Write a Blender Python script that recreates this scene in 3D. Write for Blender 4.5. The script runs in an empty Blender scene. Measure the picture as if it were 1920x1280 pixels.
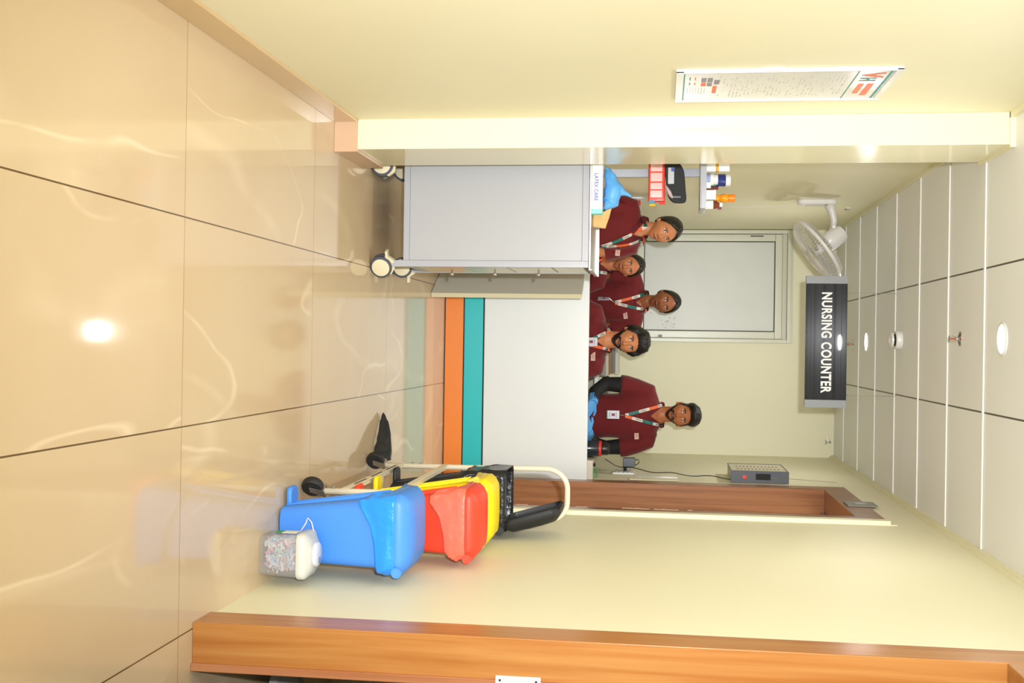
import bpy, bmesh, math, random
import numpy as np
from mathutils import Vector, Matrix, noise
from mathutils.bvhtree import BVHTree
random.seed(7)
S = bpy.context.scene
COL = S.collection
PI = math.pi

def lin(r, g, b):
    f = lambda v: (v/255/12.92) if v/255 <= .04045 else ((v/255+.055)/1.055)**2.4
    return (f(r), f(g), f(b), 1)

# ------------------------------------------------------------------ camera
FPX, PITCH, YAW, ROLL, CH = 2112.72, .1319, -.0021, .015, 1.3557
cam = bpy.data.cameras.new('camera'); co = bpy.data.objects.new('camera', cam); COL.objects.link(co)
cam.sensor_fit = 'HORIZONTAL'; cam.sensor_width = 36; cam.lens = FPX*36/1920
cam.clip_start = .05; cam.clip_end = 60
fwd = Vector((math.sin(YAW)*-1*-1*math.cos(PITCH), math.cos(YAW)*math.cos(PITCH), -math.sin(PITCH)))
right = Vector((math.cos(YAW), -math.sin(YAW), 0))
upw = right.cross(fwd).normalized()          # world-up side of the view
# the photograph is turned: image +x is world up, image +y (down) is world right
e_up = upw; e_rt = right
ix = e_up*math.cos(ROLL) + e_rt*(math.sin(ROLL)*-1)*-1*-1   # image x axis
ix = (e_up*math.cos(ROLL) - e_rt*math.sin(ROLL)*-1).normalized()
def _axes():
    # a = up comp, b = right comp ; px = a cos - b sin ; py = a sin + b cos
    X = e_up*math.cos(ROLL) - e_rt*math.sin(ROLL)
    Yd = e_up*math.sin(ROLL) + e_rt*math.cos(ROLL)
    return X, Yd
X_, Yd_ = _axes()
R = Matrix((X_, -Yd_, -fwd)).transposed()
co.matrix_world = Matrix.Translation((0, 0, CH)) @ R.to_4x4()
S.camera = co

# ------------------------------------------------------------------ exposure, world, lights
S.view_settings.view_transform = 'Standard'; S.view_settings.look = 'None'
S.view_settings.gamma = 1; S.view_settings.use_curve_mapping = False
S.view_settings.exposure = 0.03
W = bpy.data.worlds.new('world'); S.world = W; W.use_nodes = True
W.node_tree.nodes['Background'].inputs[0].default_value = (.97, .97, 1, 1)
W.node_tree.nodes['Background'].inputs[1].default_value = 3.9
def lamp(name, kind, loc, energy, color, size=.1, rot=None, **kw):
    l = bpy.data.lights.new(name, kind); l.energy = energy; l.color = color[:3]
    if kind == 'AREA': l.shape = 'DISK'; l.size = size
    else: l.shadow_soft_size = size
    for k, v in kw.items(): setattr(l, k, v)
    o = bpy.data.objects.new(name, l); COL.objects.link(o); o.location = loc
    if rot: o.rotation_euler = rot
    return o
# the camera's flash, on the side of the turned camera
FL = lamp('camera_flash', 'SPOT', (-.14, -.03, CH+.13), 810, (.95, .97, 1), .035, (PI/2-.02, 0, 0), spot_size=math.radians(78), spot_blend=1.0)
DL_Y = [7.62, 4.655, 1.69, -1.27]
DL_E = 9

# ------------------------------------------------------------------ helpers
MATS = {}
def mat(name, col, rough=.5, metal=0, coat=0, bump=0, bscale=40, trans=0, alpha=1, emit=0, spec=.5, var=0, vscale=6, sss=0, sheen=0):
    if name in MATS: return MATS[name]
    m = bpy.data.materials.new(name); m.use_nodes = True; MATS[name] = m
    nt = m.node_tree; p = nt.nodes['Principled BSDF']
    p.inputs['Base Color'].default_value = col; p.inputs['Roughness'].default_value = rough
    p.inputs['Metallic'].default_value = metal; p.inputs['Coat Weight'].default_value = coat
    p.inputs['Coat Roughness'].default_value = .08
    p.inputs['Specular IOR Level'].default_value = spec
    p.inputs['Transmission Weight'].default_value = trans; p.inputs['Alpha'].default_value = alpha
    p.inputs['Sheen Weight'].default_value = sheen
    if sss: p.inputs['Subsurface Weight'].default_value = sss; p.inputs['Subsurface Radius'].default_value = (.01, .004, .002)
    if emit: p.inputs['Emission Color'].default_value = col; p.inputs['Emission Strength'].default_value = emit
    if bump or var:
        tc = nt.nodes.new('ShaderNodeTexCoord')
        if bump:
            n = nt.nodes.new('ShaderNodeTexNoise'); n.inputs['Scale'].default_value = bscale; n.inputs['Detail'].default_value = 4
            b = nt.nodes.new('ShaderNodeBump'); b.inputs['Strength'].default_value = bump; b.inputs['Distance'].default_value = .01
            nt.links.new(tc.outputs['Object'], n.inputs['Vector']); nt.links.new(n.outputs['Fac'], b.inputs['Height'])
            nt.links.new(b.outputs['Normal'], p.inputs['Normal'])
        if var:
            n = nt.nodes.new('ShaderNodeTexNoise'); n.inputs['Scale'].default_value = vscale; n.inputs['Detail'].default_value = 5
            r = nt.nodes.new('ShaderNodeMix'); r.data_type = 'RGBA'
            r.inputs['A'].default_value = tuple(c*(1-var) for c in col[:3])+(1,); r.inputs['B'].default_value = tuple(min(1, c*(1+var)) for c in col[:3])+(1,)
            nt.links.new(tc.outputs['Object'], n.inputs['Vector']); nt.links.new(n.outputs['Fac'], r.inputs['Factor'])
            nt.links.new(r.outputs['Result'], p.inputs['Base Color'])
    return m

class B:
    """collects faces; world coordinates"""
    def __init__(s): s.v = []; s.f = []; s.m = []
    def add(s, vs, fs, mi=0):
        k = len(s.v); s.v += [tuple(map(float, v)) for v in vs]; s.f += [tuple(k+i for i in f) for f in fs]; s.m += [mi]*len(fs); return s
    def box(s, x0, x1, y0, y1, z0, z1, mi=0):
        v = [(x, y, z) for x in (x0, x1) for y in (y0, y1) for z in (z0, z1)]
        return s.add(v, [(0, 1, 3, 2), (4, 6, 7, 5), (0, 4, 5, 1), (2, 3, 7, 6), (0, 2, 6, 4), (1, 5, 7, 3)], mi)
    def obox(s, c, ax, ay, az, hx, hy, hz, mi=0):
        c = Vector(c); ax, ay, az = Vector(ax).normalized(), Vector(ay).normalized(), Vector(az).normalized()
        v = [c+ax*hx*i+ay*hy*j+az*hz*k for i in (-1, 1) for j in (-1, 1) for k in (-1, 1)]
        return s.add(v, [(0, 1, 3, 2), (4, 6, 7, 5), (0, 4, 5, 1), (2, 3, 7, 6), (0, 2, 6, 4), (1, 5, 7, 3)], mi)
    def loft(s, rings, cap=True, mi=0, closed=True, ring_loop=False):
        n = len(rings[0]); vs = [p for r in rings for p in r]; fs = []
        R_ = len(rings)
        for i in range(R_ if ring_loop else R_-1):
            i2 = (i+1) % R_
            for j in range(n if closed else n-1):
                j2 = (j+1) % n; fs.append((i*n+j, i*n+j2, i2*n+j2, i2*n+j))
        if cap and not ring_loop:
            fs.append(tuple(range(n-1, -1, -1))); fs.append(tuple((R_-1)*n+j for j in range(n)))
        return s.add(vs, fs, mi)
    def cyl(s, a, b, r0, r1=None, n=20, mi=0, cap=True):
        r1 = r0 if r1 is None else r1
        return s.tube([a, b], [r0, r1], n, mi, cap)
    def tube(s, pts, rad, n=12, mi=0, cap=True, flat=None, closed=False):
        pts = [Vector(p) for p in pts]
        if not isinstance(rad, (list, tuple)): rad = [rad]*len(pts)
        rings = []; prev = None; N = len(pts)
        for i, p in enumerate(pts):
            if closed: t = pts[(i+1) % N]-pts[i-1]
            else: t = pts[min(i+1, N-1)]-pts[max(i-1, 0)]
            if t.length < 1e-9: t = Vector((0, 0, 1))
            t.normalize()
            if prev is None:
                u = Vector((0, 0, 1)) if abs(t.z) < .9 else Vector((0, 1, 0))
                u = (u-t*u.dot(t)).normalized()
            else: u = (prev-t*prev.dot(t)).normalized()
            prev = u; w = t.cross(u)
            fl = 1 if flat is None else (flat[i] if isinstance(flat, (list, tuple)) else flat)
            rings.append([p+(u*math.cos(2*PI*j/n)*fl+w*math.sin(2*PI*j/n))*rad[i] for j in range(n)])
        return s.loft(rings, cap, mi, True, closed)
    def revolve(s, c, axis, prof, n=24, mi=0, cap=True):
        c = Vector(c); ax = Vector(axis).normalized()
        u = Vector((0, 0, 1)) if abs(ax.z) < .9 else Vector((1, 0, 0)); u = (u-ax*u.dot(ax)).normalized(); w = ax.cross(u)
        return s.loft([[c+ax*h+(u*math.cos(2*PI*j/n)+w*math.sin(2*PI*j/n))*r for j in range(n)] for r, h in prof], cap, mi)
    def ell(s, c, rx, ry, rz, n=16, m=10, mi=0, M=None):
        rings = []
        for i in range(m+1):
            t = -PI/2+PI*i/m; t = max(min(t, PI/2-.02), -PI/2+.02)
            rings.append([Vector((rx*math.cos(t)*math.cos(2*PI*j/n), ry*math.cos(t)*math.sin(2*PI*j/n), rz*math.sin(t))) for j in range(n)])
        c = Vector(c)
        rings = [[c+((M @ p) if M else p) for p in r] for r in rings]
        return s.loft(rings, True, mi)
    def prism(s, poly, fn, h, mi=0):
        """poly 2D, fn(u,v,w)->3D, thickness w 0..h"""
        n = len(poly); vs = [fn(u, v, 0) for u, v in poly]+[fn(u, v, h) for u, v in poly]
        fs = [tuple(range(n-1, -1, -1)), tuple(range(n, 2*n))]+[(i, (i+1) % n, n+(i+1) % n, n+i) for i in range(n)]
        return s.add(vs, fs, mi)

def wloc(p):
    v = Vector((0, 0, 0))
    while p is not None: v += p.location; p = p.parent
    return v
def tag(o, label=None, cat=None, group=None, kind=None):
    if label: o['label'] = label
    if cat: o['category'] = cat
    if group: o['group'] = group
    if kind: o['kind'] = kind
    return o
def thing(name, loc, label, cat, group=None, kind=None):
    o = bpy.data.objects.new(name, None); COL.objects.link(o); o.location = loc; o.empty_display_size = .05
    return tag(o, label, cat, group, kind)
def obj(name, b, mats, parent=None, smooth=False, bevel=0, label=None, origin=None, seg=2, mods=None):
    if not isinstance(mats, (list, tuple)): mats = [mats]
    me = bpy.data.meshes.new(name)
    if parent is None:
        if origin is None:
            a = np.array(b.v); origin = Vector(((a[:, 0].min()+a[:, 0].max())/2, (a[:, 1].min()+a[:, 1].max())/2, a[:, 2].min()))
        off = Vector(origin)
    else: off = wloc(parent)
    me.from_pydata([(v[0]-off.x, v[1]-off.y, v[2]-off.z) for v in b.v], [], b.f)
    for m in mats: me.materials.append(m)
    me.polygons.foreach_set('material_index', b.m)
    bm = bmesh.new(); bm.from_mesh(me); bmesh.ops.recalc_face_normals(bm, faces=bm.faces); bm.to_mesh(me); bm.free()
    if smooth: me.polygons.foreach_set('use_smooth', [True]*len(me.polygons))
    me.update()
    o = bpy.data.objects.new(name, me); COL.objects.link(o)
    if parent is None: o.location = off
    else: o.parent = parent
    if bevel:
        md = o.modifiers.new('bevel', 'BEVEL'); md.width = bevel; md.segments = seg; md.limit_method = 'ANGLE'; md.angle_limit = .6
        me.polygons.foreach_set('use_smooth', [True]*len(me.polygons))
        wn = o.modifiers.new('wn', 'WEIGHTED_NORMAL'); wn.keep_sharp = True
    if label: o['label'] = label
    return o
def smooth_by_angle(o, a=.7):
    me = o.data; bm = bmesh.new(); bm.from_mesh(me)
    for e in bm.edges:
        if len(e.link_faces) == 2 and e.calc_face_angle(0) > a: e.smooth = False
    for f in bm.faces: f.smooth = True
    bm.to_mesh(me); bm.free(); return o
def struct(name, b, m, **k):
    o = obj(name, b, m, origin=(0, 0, 0), **k); o['kind'] = 'structure'; return o
def text_mesh(txt, size, sx=1, offset=0, align='CENTER', res=3, space=1.0):
    c = bpy.data.curves.new('txt', 'FONT'); c.body = txt; c.size = size; c.align_x = align; c.align_y = 'CENTER'; c.offset = offset
    c.resolution_u = res; c.space_character = space
    o = bpy.data.objects.new('txt', c); COL.objects.link(o)
    dg = bpy.context.evaluated_depsgraph_get(); dg.update()
    me = bpy.data.meshes.new_from_object(o.evaluated_get(dg))
    vs = [(v.co.x*sx, v.co.y) for v in me.vertices]; fs = [tuple(p.vertices) for p in me.polygons]
    bpy.data.objects.remove(o); bpy.data.curves.remove(c); bpy.data.meshes.remove(me)
    return vs, fs
def put_text(b, txt, size, origin, ex, ey, mi=0, **k):
    vs, fs = text_mesh(txt, size, **k); o = Vector(origin); ex = Vector(ex); ey = Vector(ey)
    b.add([o+ex*x+ey*y for x, y in vs], fs, mi)
def rr(cx, cy, hx, hy, r, z, n=6):
    pts = []
    for k, (sx, sy) in enumerate(((1, 1), (-1, 1), (-1, -1), (1, -1))):
        for i in range(n+1):
            a = PI/2*k+PI/2*i/n
            pts.append((cx+sx*(hx-r)+r*math.cos(a), cy+sy*(hy-r)+r*math.sin(a), z))
    return pts

# ------------------------------------------------------------------ materials
XR, XL, YB, ZC = .8446, -.918, 8.974, 2.688
XRd = {}
def wall_mat(name, c, rough=.3):
    m = mat(name, c, rough, bump=.02, bscale=9, var=.035, vscale=1.6, spec=.5)
    return m
CREAM = wall_mat('cream_paint', lin(234, 229, 197), .5)
GLOSSCREAM = wall_mat('cream_gloss_paint', lin(236, 231, 197), .14)
def floor_mat():
    m = bpy.data.materials.new('floor_tile'); m.use_nodes = True; nt = m.node_tree; L = nt.links; N = nt.nodes; p = N['Principled BSDF']
    tc = N.new('ShaderNodeTexCoord'); sp = N.new('ShaderNodeSeparateXYZ'); L.new(tc.outputs['Object'], sp.inputs[0])
    def mth(op, a, b=None, c=None):
        n = N.new('ShaderNodeMath'); n.operation = op
        for i, v in enumerate((a, b, c)):
            if v is None: continue
            if isinstance(v, (int, float)): n.inputs[i].default_value = v
            else: L.new(v, n.inputs[i])
        return n.outputs[0]
    def grid(out, off, per, w):
        f = mth('FRACT', mth('DIVIDE', mth('ADD', out, -off+per*100), per))
        d = mth('MULTIPLY', mth('MINIMUM', f, mth('SUBTRACT', 1, f)), per)
        return mth('LESS_THAN', d, w), mth('FLOOR', mth('DIVIDE', mth('ADD', out, -off+per*100), per))
    gx, ix_ = grid(sp.outputs[0], -.348, .6, .0022); gy, iy_ = grid(sp.outputs[1], 3.068, 1.2, .0016)
    cmb = N.new('ShaderNodeCombineXYZ'); L.new(mth('MULTIPLY', ix_, 3.17), cmb.inputs[0]); L.new(mth('MULTIPLY', iy_, 5.73), cmb.inputs[1])
    add = N.new('ShaderNodeVectorMath'); add.operation = 'ADD'; L.new(tc.outputs['Object'], add.inputs[0]); L.new(cmb.outputs[0], add.inputs[1])
    mp = N.new('ShaderNodeMapping'); mp.inputs['Rotation'].default_value = (0, 0, .62); mp.inputs['Scale'].default_value = (1.5, .5, 1)
    L.new(add.outputs[0], mp.inputs[0])
    def ridge(scale, w, det=4, rgh=.55):
        n = N.new('ShaderNodeTexNoise'); n.inputs['Scale'].default_value = scale; n.inputs['Detail'].default_value = det; n.inputs['Roughness'].default_value = rgh
        L.new(mp.outputs[0], n.inputs['Vector'])
        d = mth('ABSOLUTE', mth('SUBTRACT', n.outputs['Fac'], .5))
        return mth('MAXIMUM', mth('SUBTRACT', 1, mth('DIVIDE', d, w)), 0)
    msk = N.new('ShaderNodeTexNoise'); msk.inputs['Scale'].default_value = 2.3; L.new(add.outputs[0], msk.inputs['Vector'])
    mk = mth('MINIMUM', mth('MAXIMUM', mth('MULTIPLY', mth('SUBTRACT', msk.outputs['Fac'], .40), 6), 0), 1)
    v = mth('MULTIPLY', mth('ADD', ridge(1.0, .0075, 2.5, .45), mth('MULTIPLY', ridge(.8, .02, 2, .4), .45)), mk)
    cl = N.new('ShaderNodeTexNoise'); cl.inputs['Scale'].default_value = 1.6; cl.inputs['Detail'].default_value = 6; L.new(add.outputs[0], cl.inputs['Vector'])
    def mix(f, a, b):
        n = N.new('ShaderNodeMix'); n.data_type = 'RGBA'
        L.new(f, n.inputs['Factor'])
        for k, q in (('A', a), ('B', b)):
            if isinstance(q, tuple): n.inputs[k].default_value = q
            else: L.new(q, n.inputs[k])
        return n.outputs['Result']
    base = mix(cl.outputs['Fac'], lin(200, 176, 142), lin(212, 190, 156))
    base = mix(mth('MULTIPLY', v, .45), base, lin(244, 226, 196))
    base = mix(gy, base, lin(160, 130, 92)); base = mix(gx, base, lin(104, 82, 52))
    L.new(base, p.inputs['Base Color'])
    p.inputs['Roughness'].default_value = .075; p.inputs['Specular IOR Level'].default_value = .32
    return m
FLOOR = floor_mat()
def ceil_mat():
    m = bpy.data.materials.new('ceiling_tile'); m.use_nodes = True; nt = m.node_tree; L = nt.links; N = nt.nodes; p = N['Principled BSDF']
    tc = N.new('ShaderNodeTexCoord'); sp = N.new('ShaderNodeSeparateXYZ'); L.new(tc.outputs['Object'], sp.inputs[0])
    def g(out, off, w, per=.6):
        def mm(op, a, b):
            n = N.new('ShaderNodeMath'); n.operation = op
            for i, v in enumerate((a, b)):
                if isinstance(v, (int, float)): n.inputs[i].default_value = v
                else: L.new(v, n.inputs[i])
            return n.outputs[0]
        f = mm('FRACT', mm('DIVIDE', mm('ADD', out, -off+60), per), 0)
        d = mm('MULTIPLY', mm('MINIMUM', f, mm('SUBTRACT', 1, f)), per)
        return mm('LESS_THAN', d, w), mm('LESS_THAN', d, w*1.45)
    rowl, rows_ = g(sp.outputs[1], 4.908, .0085); coll, _ = g(sp.outputs[0], -.344, .0038)
    def mix(f, a, b):
        n = N.new('ShaderNodeMix'); n.data_type = 'RGBA'; L.new(f, n.inputs['Factor'])
        for k, q in (('A', a), ('B', b)):
            if isinstance(q, tuple): n.inputs[k].default_value = q
            else: L.new(q, n.inputs[k])
        return n.outputs['Result']
    nn = N.new('ShaderNodeTexNoise'); nn.inputs['Scale'].default_value = 1.5; L.new(tc.outputs['Object'], nn.inputs['Vector'])
    b = mix(nn.outputs['Fac'], lin(230, 231, 230), lin(236, 237, 236))
    b = mix(coll, b, lin(80, 74, 58)); b = mix(rows_, b, lin(150, 140, 112)); L.new(b, p.inputs['Base Color'])
    p.inputs['Roughness'].default_value = .45
    return m
CEIL = ceil_mat()
def wood_mat(name, c1, c2, axis=2, rough=.28):
    m = bpy.data.materials.new(name); m.use_nodes = True; nt = m.node_tree; L = nt.links; N = nt.nodes; p = N['Principled BSDF']
    tc = N.new('ShaderNodeTexCoord'); mp = N.new('ShaderNodeMapping'); sc = [26, 26, 26]; sc[axis] = 1.1; mp.inputs['Scale'].default_value = sc
    L.new(tc.outputs['Object'], mp.inputs[0])
    n = N.new('ShaderNodeTexNoise'); n.inputs['Scale'].default_value = 1.4; n.inputs['Detail'].default_value = 6; n.inputs['Distortion'].default_value = .7
    L.new(mp.outputs[0], n.inputs['Vector'])
    r = N.new('ShaderNodeValToRGB'); r.color_ramp.elements[0].position = .3; r.color_ramp.elements[1].position = .68
    r.color_ramp.elements[0].color = c1; r.color_ramp.elements[1].color = c2
    L.new(n.outputs['Fac'], r.inputs[0]); L.new(r.outputs[0], p.inputs['Base Color']); p.inputs['Roughness'].default_value = rough; p.inputs['Specular IOR Level'].default_value = .4
    return m
WOOD_N = wood_mat('honey_wood', lin(166, 104, 48), lin(184, 130, 70))
WOOD_N2 = wood_mat('rosy_wood_edge', lin(160, 100, 62), lin(186, 128, 88))
WOOD_F = wood_mat('brown_wood', lin(124, 76, 44), lin(152, 100, 62))
SKIRT = mat('skirting_tile', lin(206, 178, 134), .14, var=.08, vscale=3)
WHITE = mat('white_plastic', lin(225, 225, 222), .3)
CHROME = mat('chrome', lin(210, 210, 212), .18, 1)
STEEL = mat('brushed_steel', lin(196, 194, 188), .3, .9)
BLACK = mat('black_plastic', lin(26, 26, 28), .35)
BLACKM = mat('matte_black', lin(20, 20, 22), .7)

# ------------------------------------------------------------------ room
YN = -2.0
b = B(); b.box(XL-.02, XR+.01, YN, YB+.02, -.05, 0); b.box(XR+.01, 3.2, 0, 4.6, -.05, 0); struct('floor', b, FLOOR)
b = B(); b.box(XL-.02, XR+.02, YN, YB+.02, ZC, ZC+.05); struct('ceiling', b, CEIL)
b = B(); b.box(XL-.15, XL, YN, YB+.1, 0, ZC+.05); struct('wall_left', b, CREAM)
PX0, PX1, PY0, PY1 = XL-.01, -.795, 4.536, 4.965
b = B(); b.box(PX0, PX1, PY0, PY1, 0, ZC); struct('wall_pillar', b, GLOSSCREAM, bevel=.004)
b = B(); b.box(XL-.15, XR+.15, YB, YB+.12, 0, ZC+.05); struct('wall_back', b, CREAM)
# right wall with two door openings
D1 = (2.20, 3.30, 2.42)   # outer edges of near door frame
D2 = (5.66, 7.0, 2.46)
b = B(); WT = .15
b.box(XR, XR+WT, YN, D1[0], 0, ZC); b.box(XR, XR+WT, D1[0], D1[1], D1[2], ZC); b.box(XR, XR+WT, D1[1], D2[0], 0, ZC)
b.box(XR, XR+WT, D2[0], D2[1], D2[2], ZC); b.box(XR, XR+WT, D2[1], YB, 0, ZC)
struct('wall_right', b, CREAM)
b = B(); b.box(3.2, 3.3, 0, 4.6, 0, 2.7); b.box(XR+WT, 3.2, 4.6, 4.7, 0, 2.7); b.box(XR+WT, 3.2, -.1, 0, 0, 2.7); b.box(XR+WT, 3.3, -.1, 4.7, 2.7, 2.75)
struct('wall_side_room', b, mat('side_room_paint', lin(205, 196, 160), .6))
b = B(); b.box(XR+WT, 3.2, D2[0]-.3, D2[0]-.2, 0, 2.7); b.box(XR+WT, 3.2, D2[1]+.2, D2[1]+.3, 0, 2.7); b.box(2.4, 2.5, D2[0]-.2, D2[1]+.2, 0, 2.7); b.box(XR+.01, 2.5, D2[0], D2[1], -.05, 0)
struct('wall_far_room', b, mat('side_room_paint', lin(205, 196, 160), .6))
# skirting
b = B(); b.box(XL-.005, XL+.011, YN, PY0, 0, .098); struct('baseboard_left', b, SKIRT, bevel=.002)
b = B(); b.box(PX0, PX1+.011, PY0-.011, PY0, 0, .098); b.box(PX1, PX1+.011, PY0, PY1, 0, .098); struct('baseboard_pillar', b, [mat('skirting_tile_pink', lin(206, 172, 140), .14, var=.05)], bevel=.002)
b = B(); b.box(XL-.005, XL+.011, PY1, YB, 0, .098); struct('baseboard_rear', b, SKIRT, bevel=.002)
b = B()
for k in range(-11, 7):
    y = 4.908+.6*k; b.box(XL+.022, XR-.022, y-.0075, y+.0075, ZC-.006, ZC)
for o_ in (struct('trim_4', b, mat('tee_bar_white', lin(240, 240, 236), .4)),): pass
# ceiling edge moulding (painted cream, sagging slightly)
b = B(); b.box(XR-.022, XR, YN, YB, ZC-.02, ZC); b.box(XR-.010, XR, YN, YB, ZC-.035, ZC-.02); struct('trim_1', b, CREAM)
b = B(); b.box(XL, XL+.022, YN, PY0, ZC-.02, ZC); b.box(XL, XL+.022, PY1, YB, ZC-.02, ZC); b.box(XL, PX1+.012, PY0-.01, PY1+.01, ZC-.02, ZC); struct('trim_2', b, CREAM)

def door_frame(n, y0, y1, ztop, wood, edge, fw, depth, rebate):
    root = thing('door_%d' % n, (XR, (y0+y1)/2, 0), None, None, kind='structure')
    xp = XR-.012
    for nm, ya, yb, inner in (('jamb', y0, y0+fw, 1), ('jamb', y1-fw, y1, -1)):
        b = B(); b.box(xp, XR+depth, ya, yb, 0, ztop, 0)
        if inner > 0: b.box(XR+depth-.022, XR+depth+.002, yb, yb+rebate, 0, ztop-fw, 1)
        else: b.box(XR+depth-.022, XR+depth+.002, ya-rebate, ya, 0, ztop-fw, 1)
        obj(nm, b, [wood, edge], root, bevel=.003)
    b = B(); b.box(xp+.0005, XR+depth, y0+fw, y1-fw, ztop-fw, ztop, 0); b.box(XR+depth-.045, XR+depth+.01, y0+fw, y1-fw, ztop-fw-rebate, ztop-fw, 1)
    obj('head_rail', b, [wood, edge], root, bevel=.003)
    return root
d1 = door_frame(1, D1[0], D1[1], D1[2], WOOD_N, WOOD_N2, .135, .127, .012)
b = B(); b.box(.935, 1.0, 3.148, 3.1505, .905, 1.034)
b.box(.945, .951, 3.1462, 3.1482, .915, .921, 1); b.box(.945, .951, 3.1462, 3.1482, 1.018, 1.024, 1); b.box(.957, .985, 3.1462, 3.1482, .93, .96, 1)
obj('strike_plate', b, [mat('plate_grey', lin(196, 198, 196), .35), BLACKM], d1, bevel=.001, label='chrome strike plate on the door jamb')
d2 = door_frame(2, D2[0], D2[1], D2[2], WOOD_F, WOOD_F, .135, .17, .02)
b = B(); b.box(XR-.020, XR-.012, 6.14, 6.30, 2.345, 2.50); b.revolve((XR-.020, 6.22, 2.42), (-1, 0, 0), [(.035, 0), (.035, .003), (.015, .005)], 16, 1)
obj('closer_bracket', b, [mat('bracket_grey', lin(128, 124, 112), .5), mat('bracket_disc', lin(160, 158, 146), .4)], d2, bevel=.002, label='grey metal plate screwed across the head rail')
# chipped paint along the near edge of far door
b = B()
for z0, z1 in ((.93, .99), (1.17, 1.30), (1.33, 1.45), (1.5, 1.52), (.62, .66)):
    z = z0
    while z < z1:
        h = random.uniform(.01, .03); b.box(XR-.0135, XR-.011, 5.792, 5.80+random.uniform(.004, .02), z, z+h); z += h
obj('chipped_edge', b, mat('chip', lin(214, 180, 150), .8), d2, label='pale chips where the varnish has broken away')
b = B(); b.box(XR-.022, XR+.002, D2[0]-.06, D2[0], 0, D2[2]+.0)
b.box(XR-.004, XR+.002, D2[0]-.06, D2[1]+.03, D2[2], D2[2]+.03)
struct('trim_3', b, CREAM, bevel=.002)

# ------------------------------------------------------------------ window on the back wall
ALU = mat('cream_aluminium', lin(206, 206, 184), .3, bump=.01)
wn = thing('window_1', (-.48, YB, 1.12), None, None, kind='structure')
wx0, wx1, wz0, wz1 = XL+.004, -.035, 1.12, 2.345
def frame_bars(b, x0, x1, z0, z1, y0, y1, w, mi=0):
    b.box(x0, x1, y0, y1, z0, z0+w, mi); b.box(x0, x1, y0, y1, z1-w, z1, mi); b.box(x0, x0+w, y0, y1, z0+w, z1-w, mi); b.box(x1-w, x1, y0, y1, z0+w, z1-w, mi)
b = B(); frame_bars(b, wx0, wx1, wz0, wz1, YB-.05, YB, .030); b.box(wx0, wx1, YB-.03, YB, wz1, wz1+.012)
obj('frame', b, ALU, wn, bevel=.003)
b = B(); frame_bars(b, wx0+.033, wx1-.033, wz0+.035, wz1-.068, YB-.042, YB-.01, .055)
s_ = obj('sash', b, ALU, wn, bevel=.004)
b = B(); frame_bars(b, wx0+.0885, wx1-.0885, wz0+.0905, wz1-.1235, YB-.036, YB-.012, .006)
obj('gasket', b, mat('gasket', lin(70, 70, 58), .7), s_)
b = B(); b.box(wx0+.031, wx1-.031, YB-.03, YB-.02, wz1-.066, wz1-.032); obj('transom_strip', b, mat('cream_aluminium2', lin(196, 194, 170), .35), wn)
b = B(); b.box(wx0+.09, wx1-.09, YB-.03, YB-.02, wz0+.09, wz1-.12)
obj('panel', b, mat('dusty_panel', lin(206, 208, 198), .35, var=.06, vscale=5), wn, label='frosted white blanked panel with dusty marks')
b = B(); b.box(wx0+.045, wx0+.051, YB-.048, YB-.042, 2.03, 2.13); obj('handle_slot', b, BLACKM, s_)
b = B(); b.box(wx1-.055, wx1-.035, YB-.06, YB-.05, 1.33, 1.36); obj('latch', b, mat('latch_grey', lin(150, 150, 138), .6), wn, bevel=.002)
# smudges on the panel
b = B()
for cx, cz, n_, sp_ in ((-.33, 1.36, 16, .05), (-.17, 1.36, 40, .06), (-.15, 1.42, 14, .03)):
    for i in range(n_):
        x = cx+random.gauss(0, sp_); z = cz+random.gauss(0, sp_)
        if not (wx0+.1 < x < wx1-.1 and wz0+.1 < z): continue
        r = random.uniform(.001, .004); a = random.uniform(0, PI)
        b.obox((x, YB-.0303, z), (math.cos(a), 0, math.sin(a)), (0, 1, 0), (-math.sin(a), 0, math.cos(a)), r*2, .0002, r*.5)
obj('smudges', b, mat('smudge', lin(150, 146, 125), .9), wn, label='scattered dark scribbled marks')

# ------------------------------------------------------------------ nursing counter
YC = 6.979
LAM = mat('white_laminate', lin(222, 226, 226), .3, bump=.006)
LAME = mat('cream_laminate_edge', lin(214, 208, 176), .4)
ct = thing('nursing_counter', (.2, YC, 0), 'white laminate nursing counter with orange and teal stripes along its foot', 'counter')
CX0, CX1 = -.50, XR-.002
b = B(); b.box(CX0, CX1, YC, YC+.03, .255, .909); obj('front_panel', b, LAM, ct, bevel=.001)
b = B(); b.box(CX0, CX1, YC-.0005, YC+.03, .006, .120); obj('orange_stripe', b, mat('orange_laminate', lin(240, 134, 44), .35), ct)
b = B(); b.box(CX0, CX1, YC-.0005, YC+.03, .128, .246); obj('teal_stripe', b, mat('teal_laminate', lin(24, 186, 192), .35), ct)
b = B(); b.box(CX0, CX1, YC+.002, YC+.03, 0, .006); b.box(CX0, CX1, YC-.001, YC+.03, .120, .128); b.box(CX0, CX1, YC-.001, YC+.03, .246, .255); obj('black_inlay', b, BLACKM, ct)
b = B(); b.box(CX0, CX1, YC+.03, YC+.245, .72, .75); obj('worktop', b, LAM, ct)
b = B(); b.box(CX0, CX0+.02, YC+.03, YC+.245, 0, .72); obj('side_support', b, LAM, ct)
b = B(); b.box(CX1-.02, CX1, YC+.03, YC+.245, 0, .72); obj('side_support', b, LAM, ct)
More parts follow.
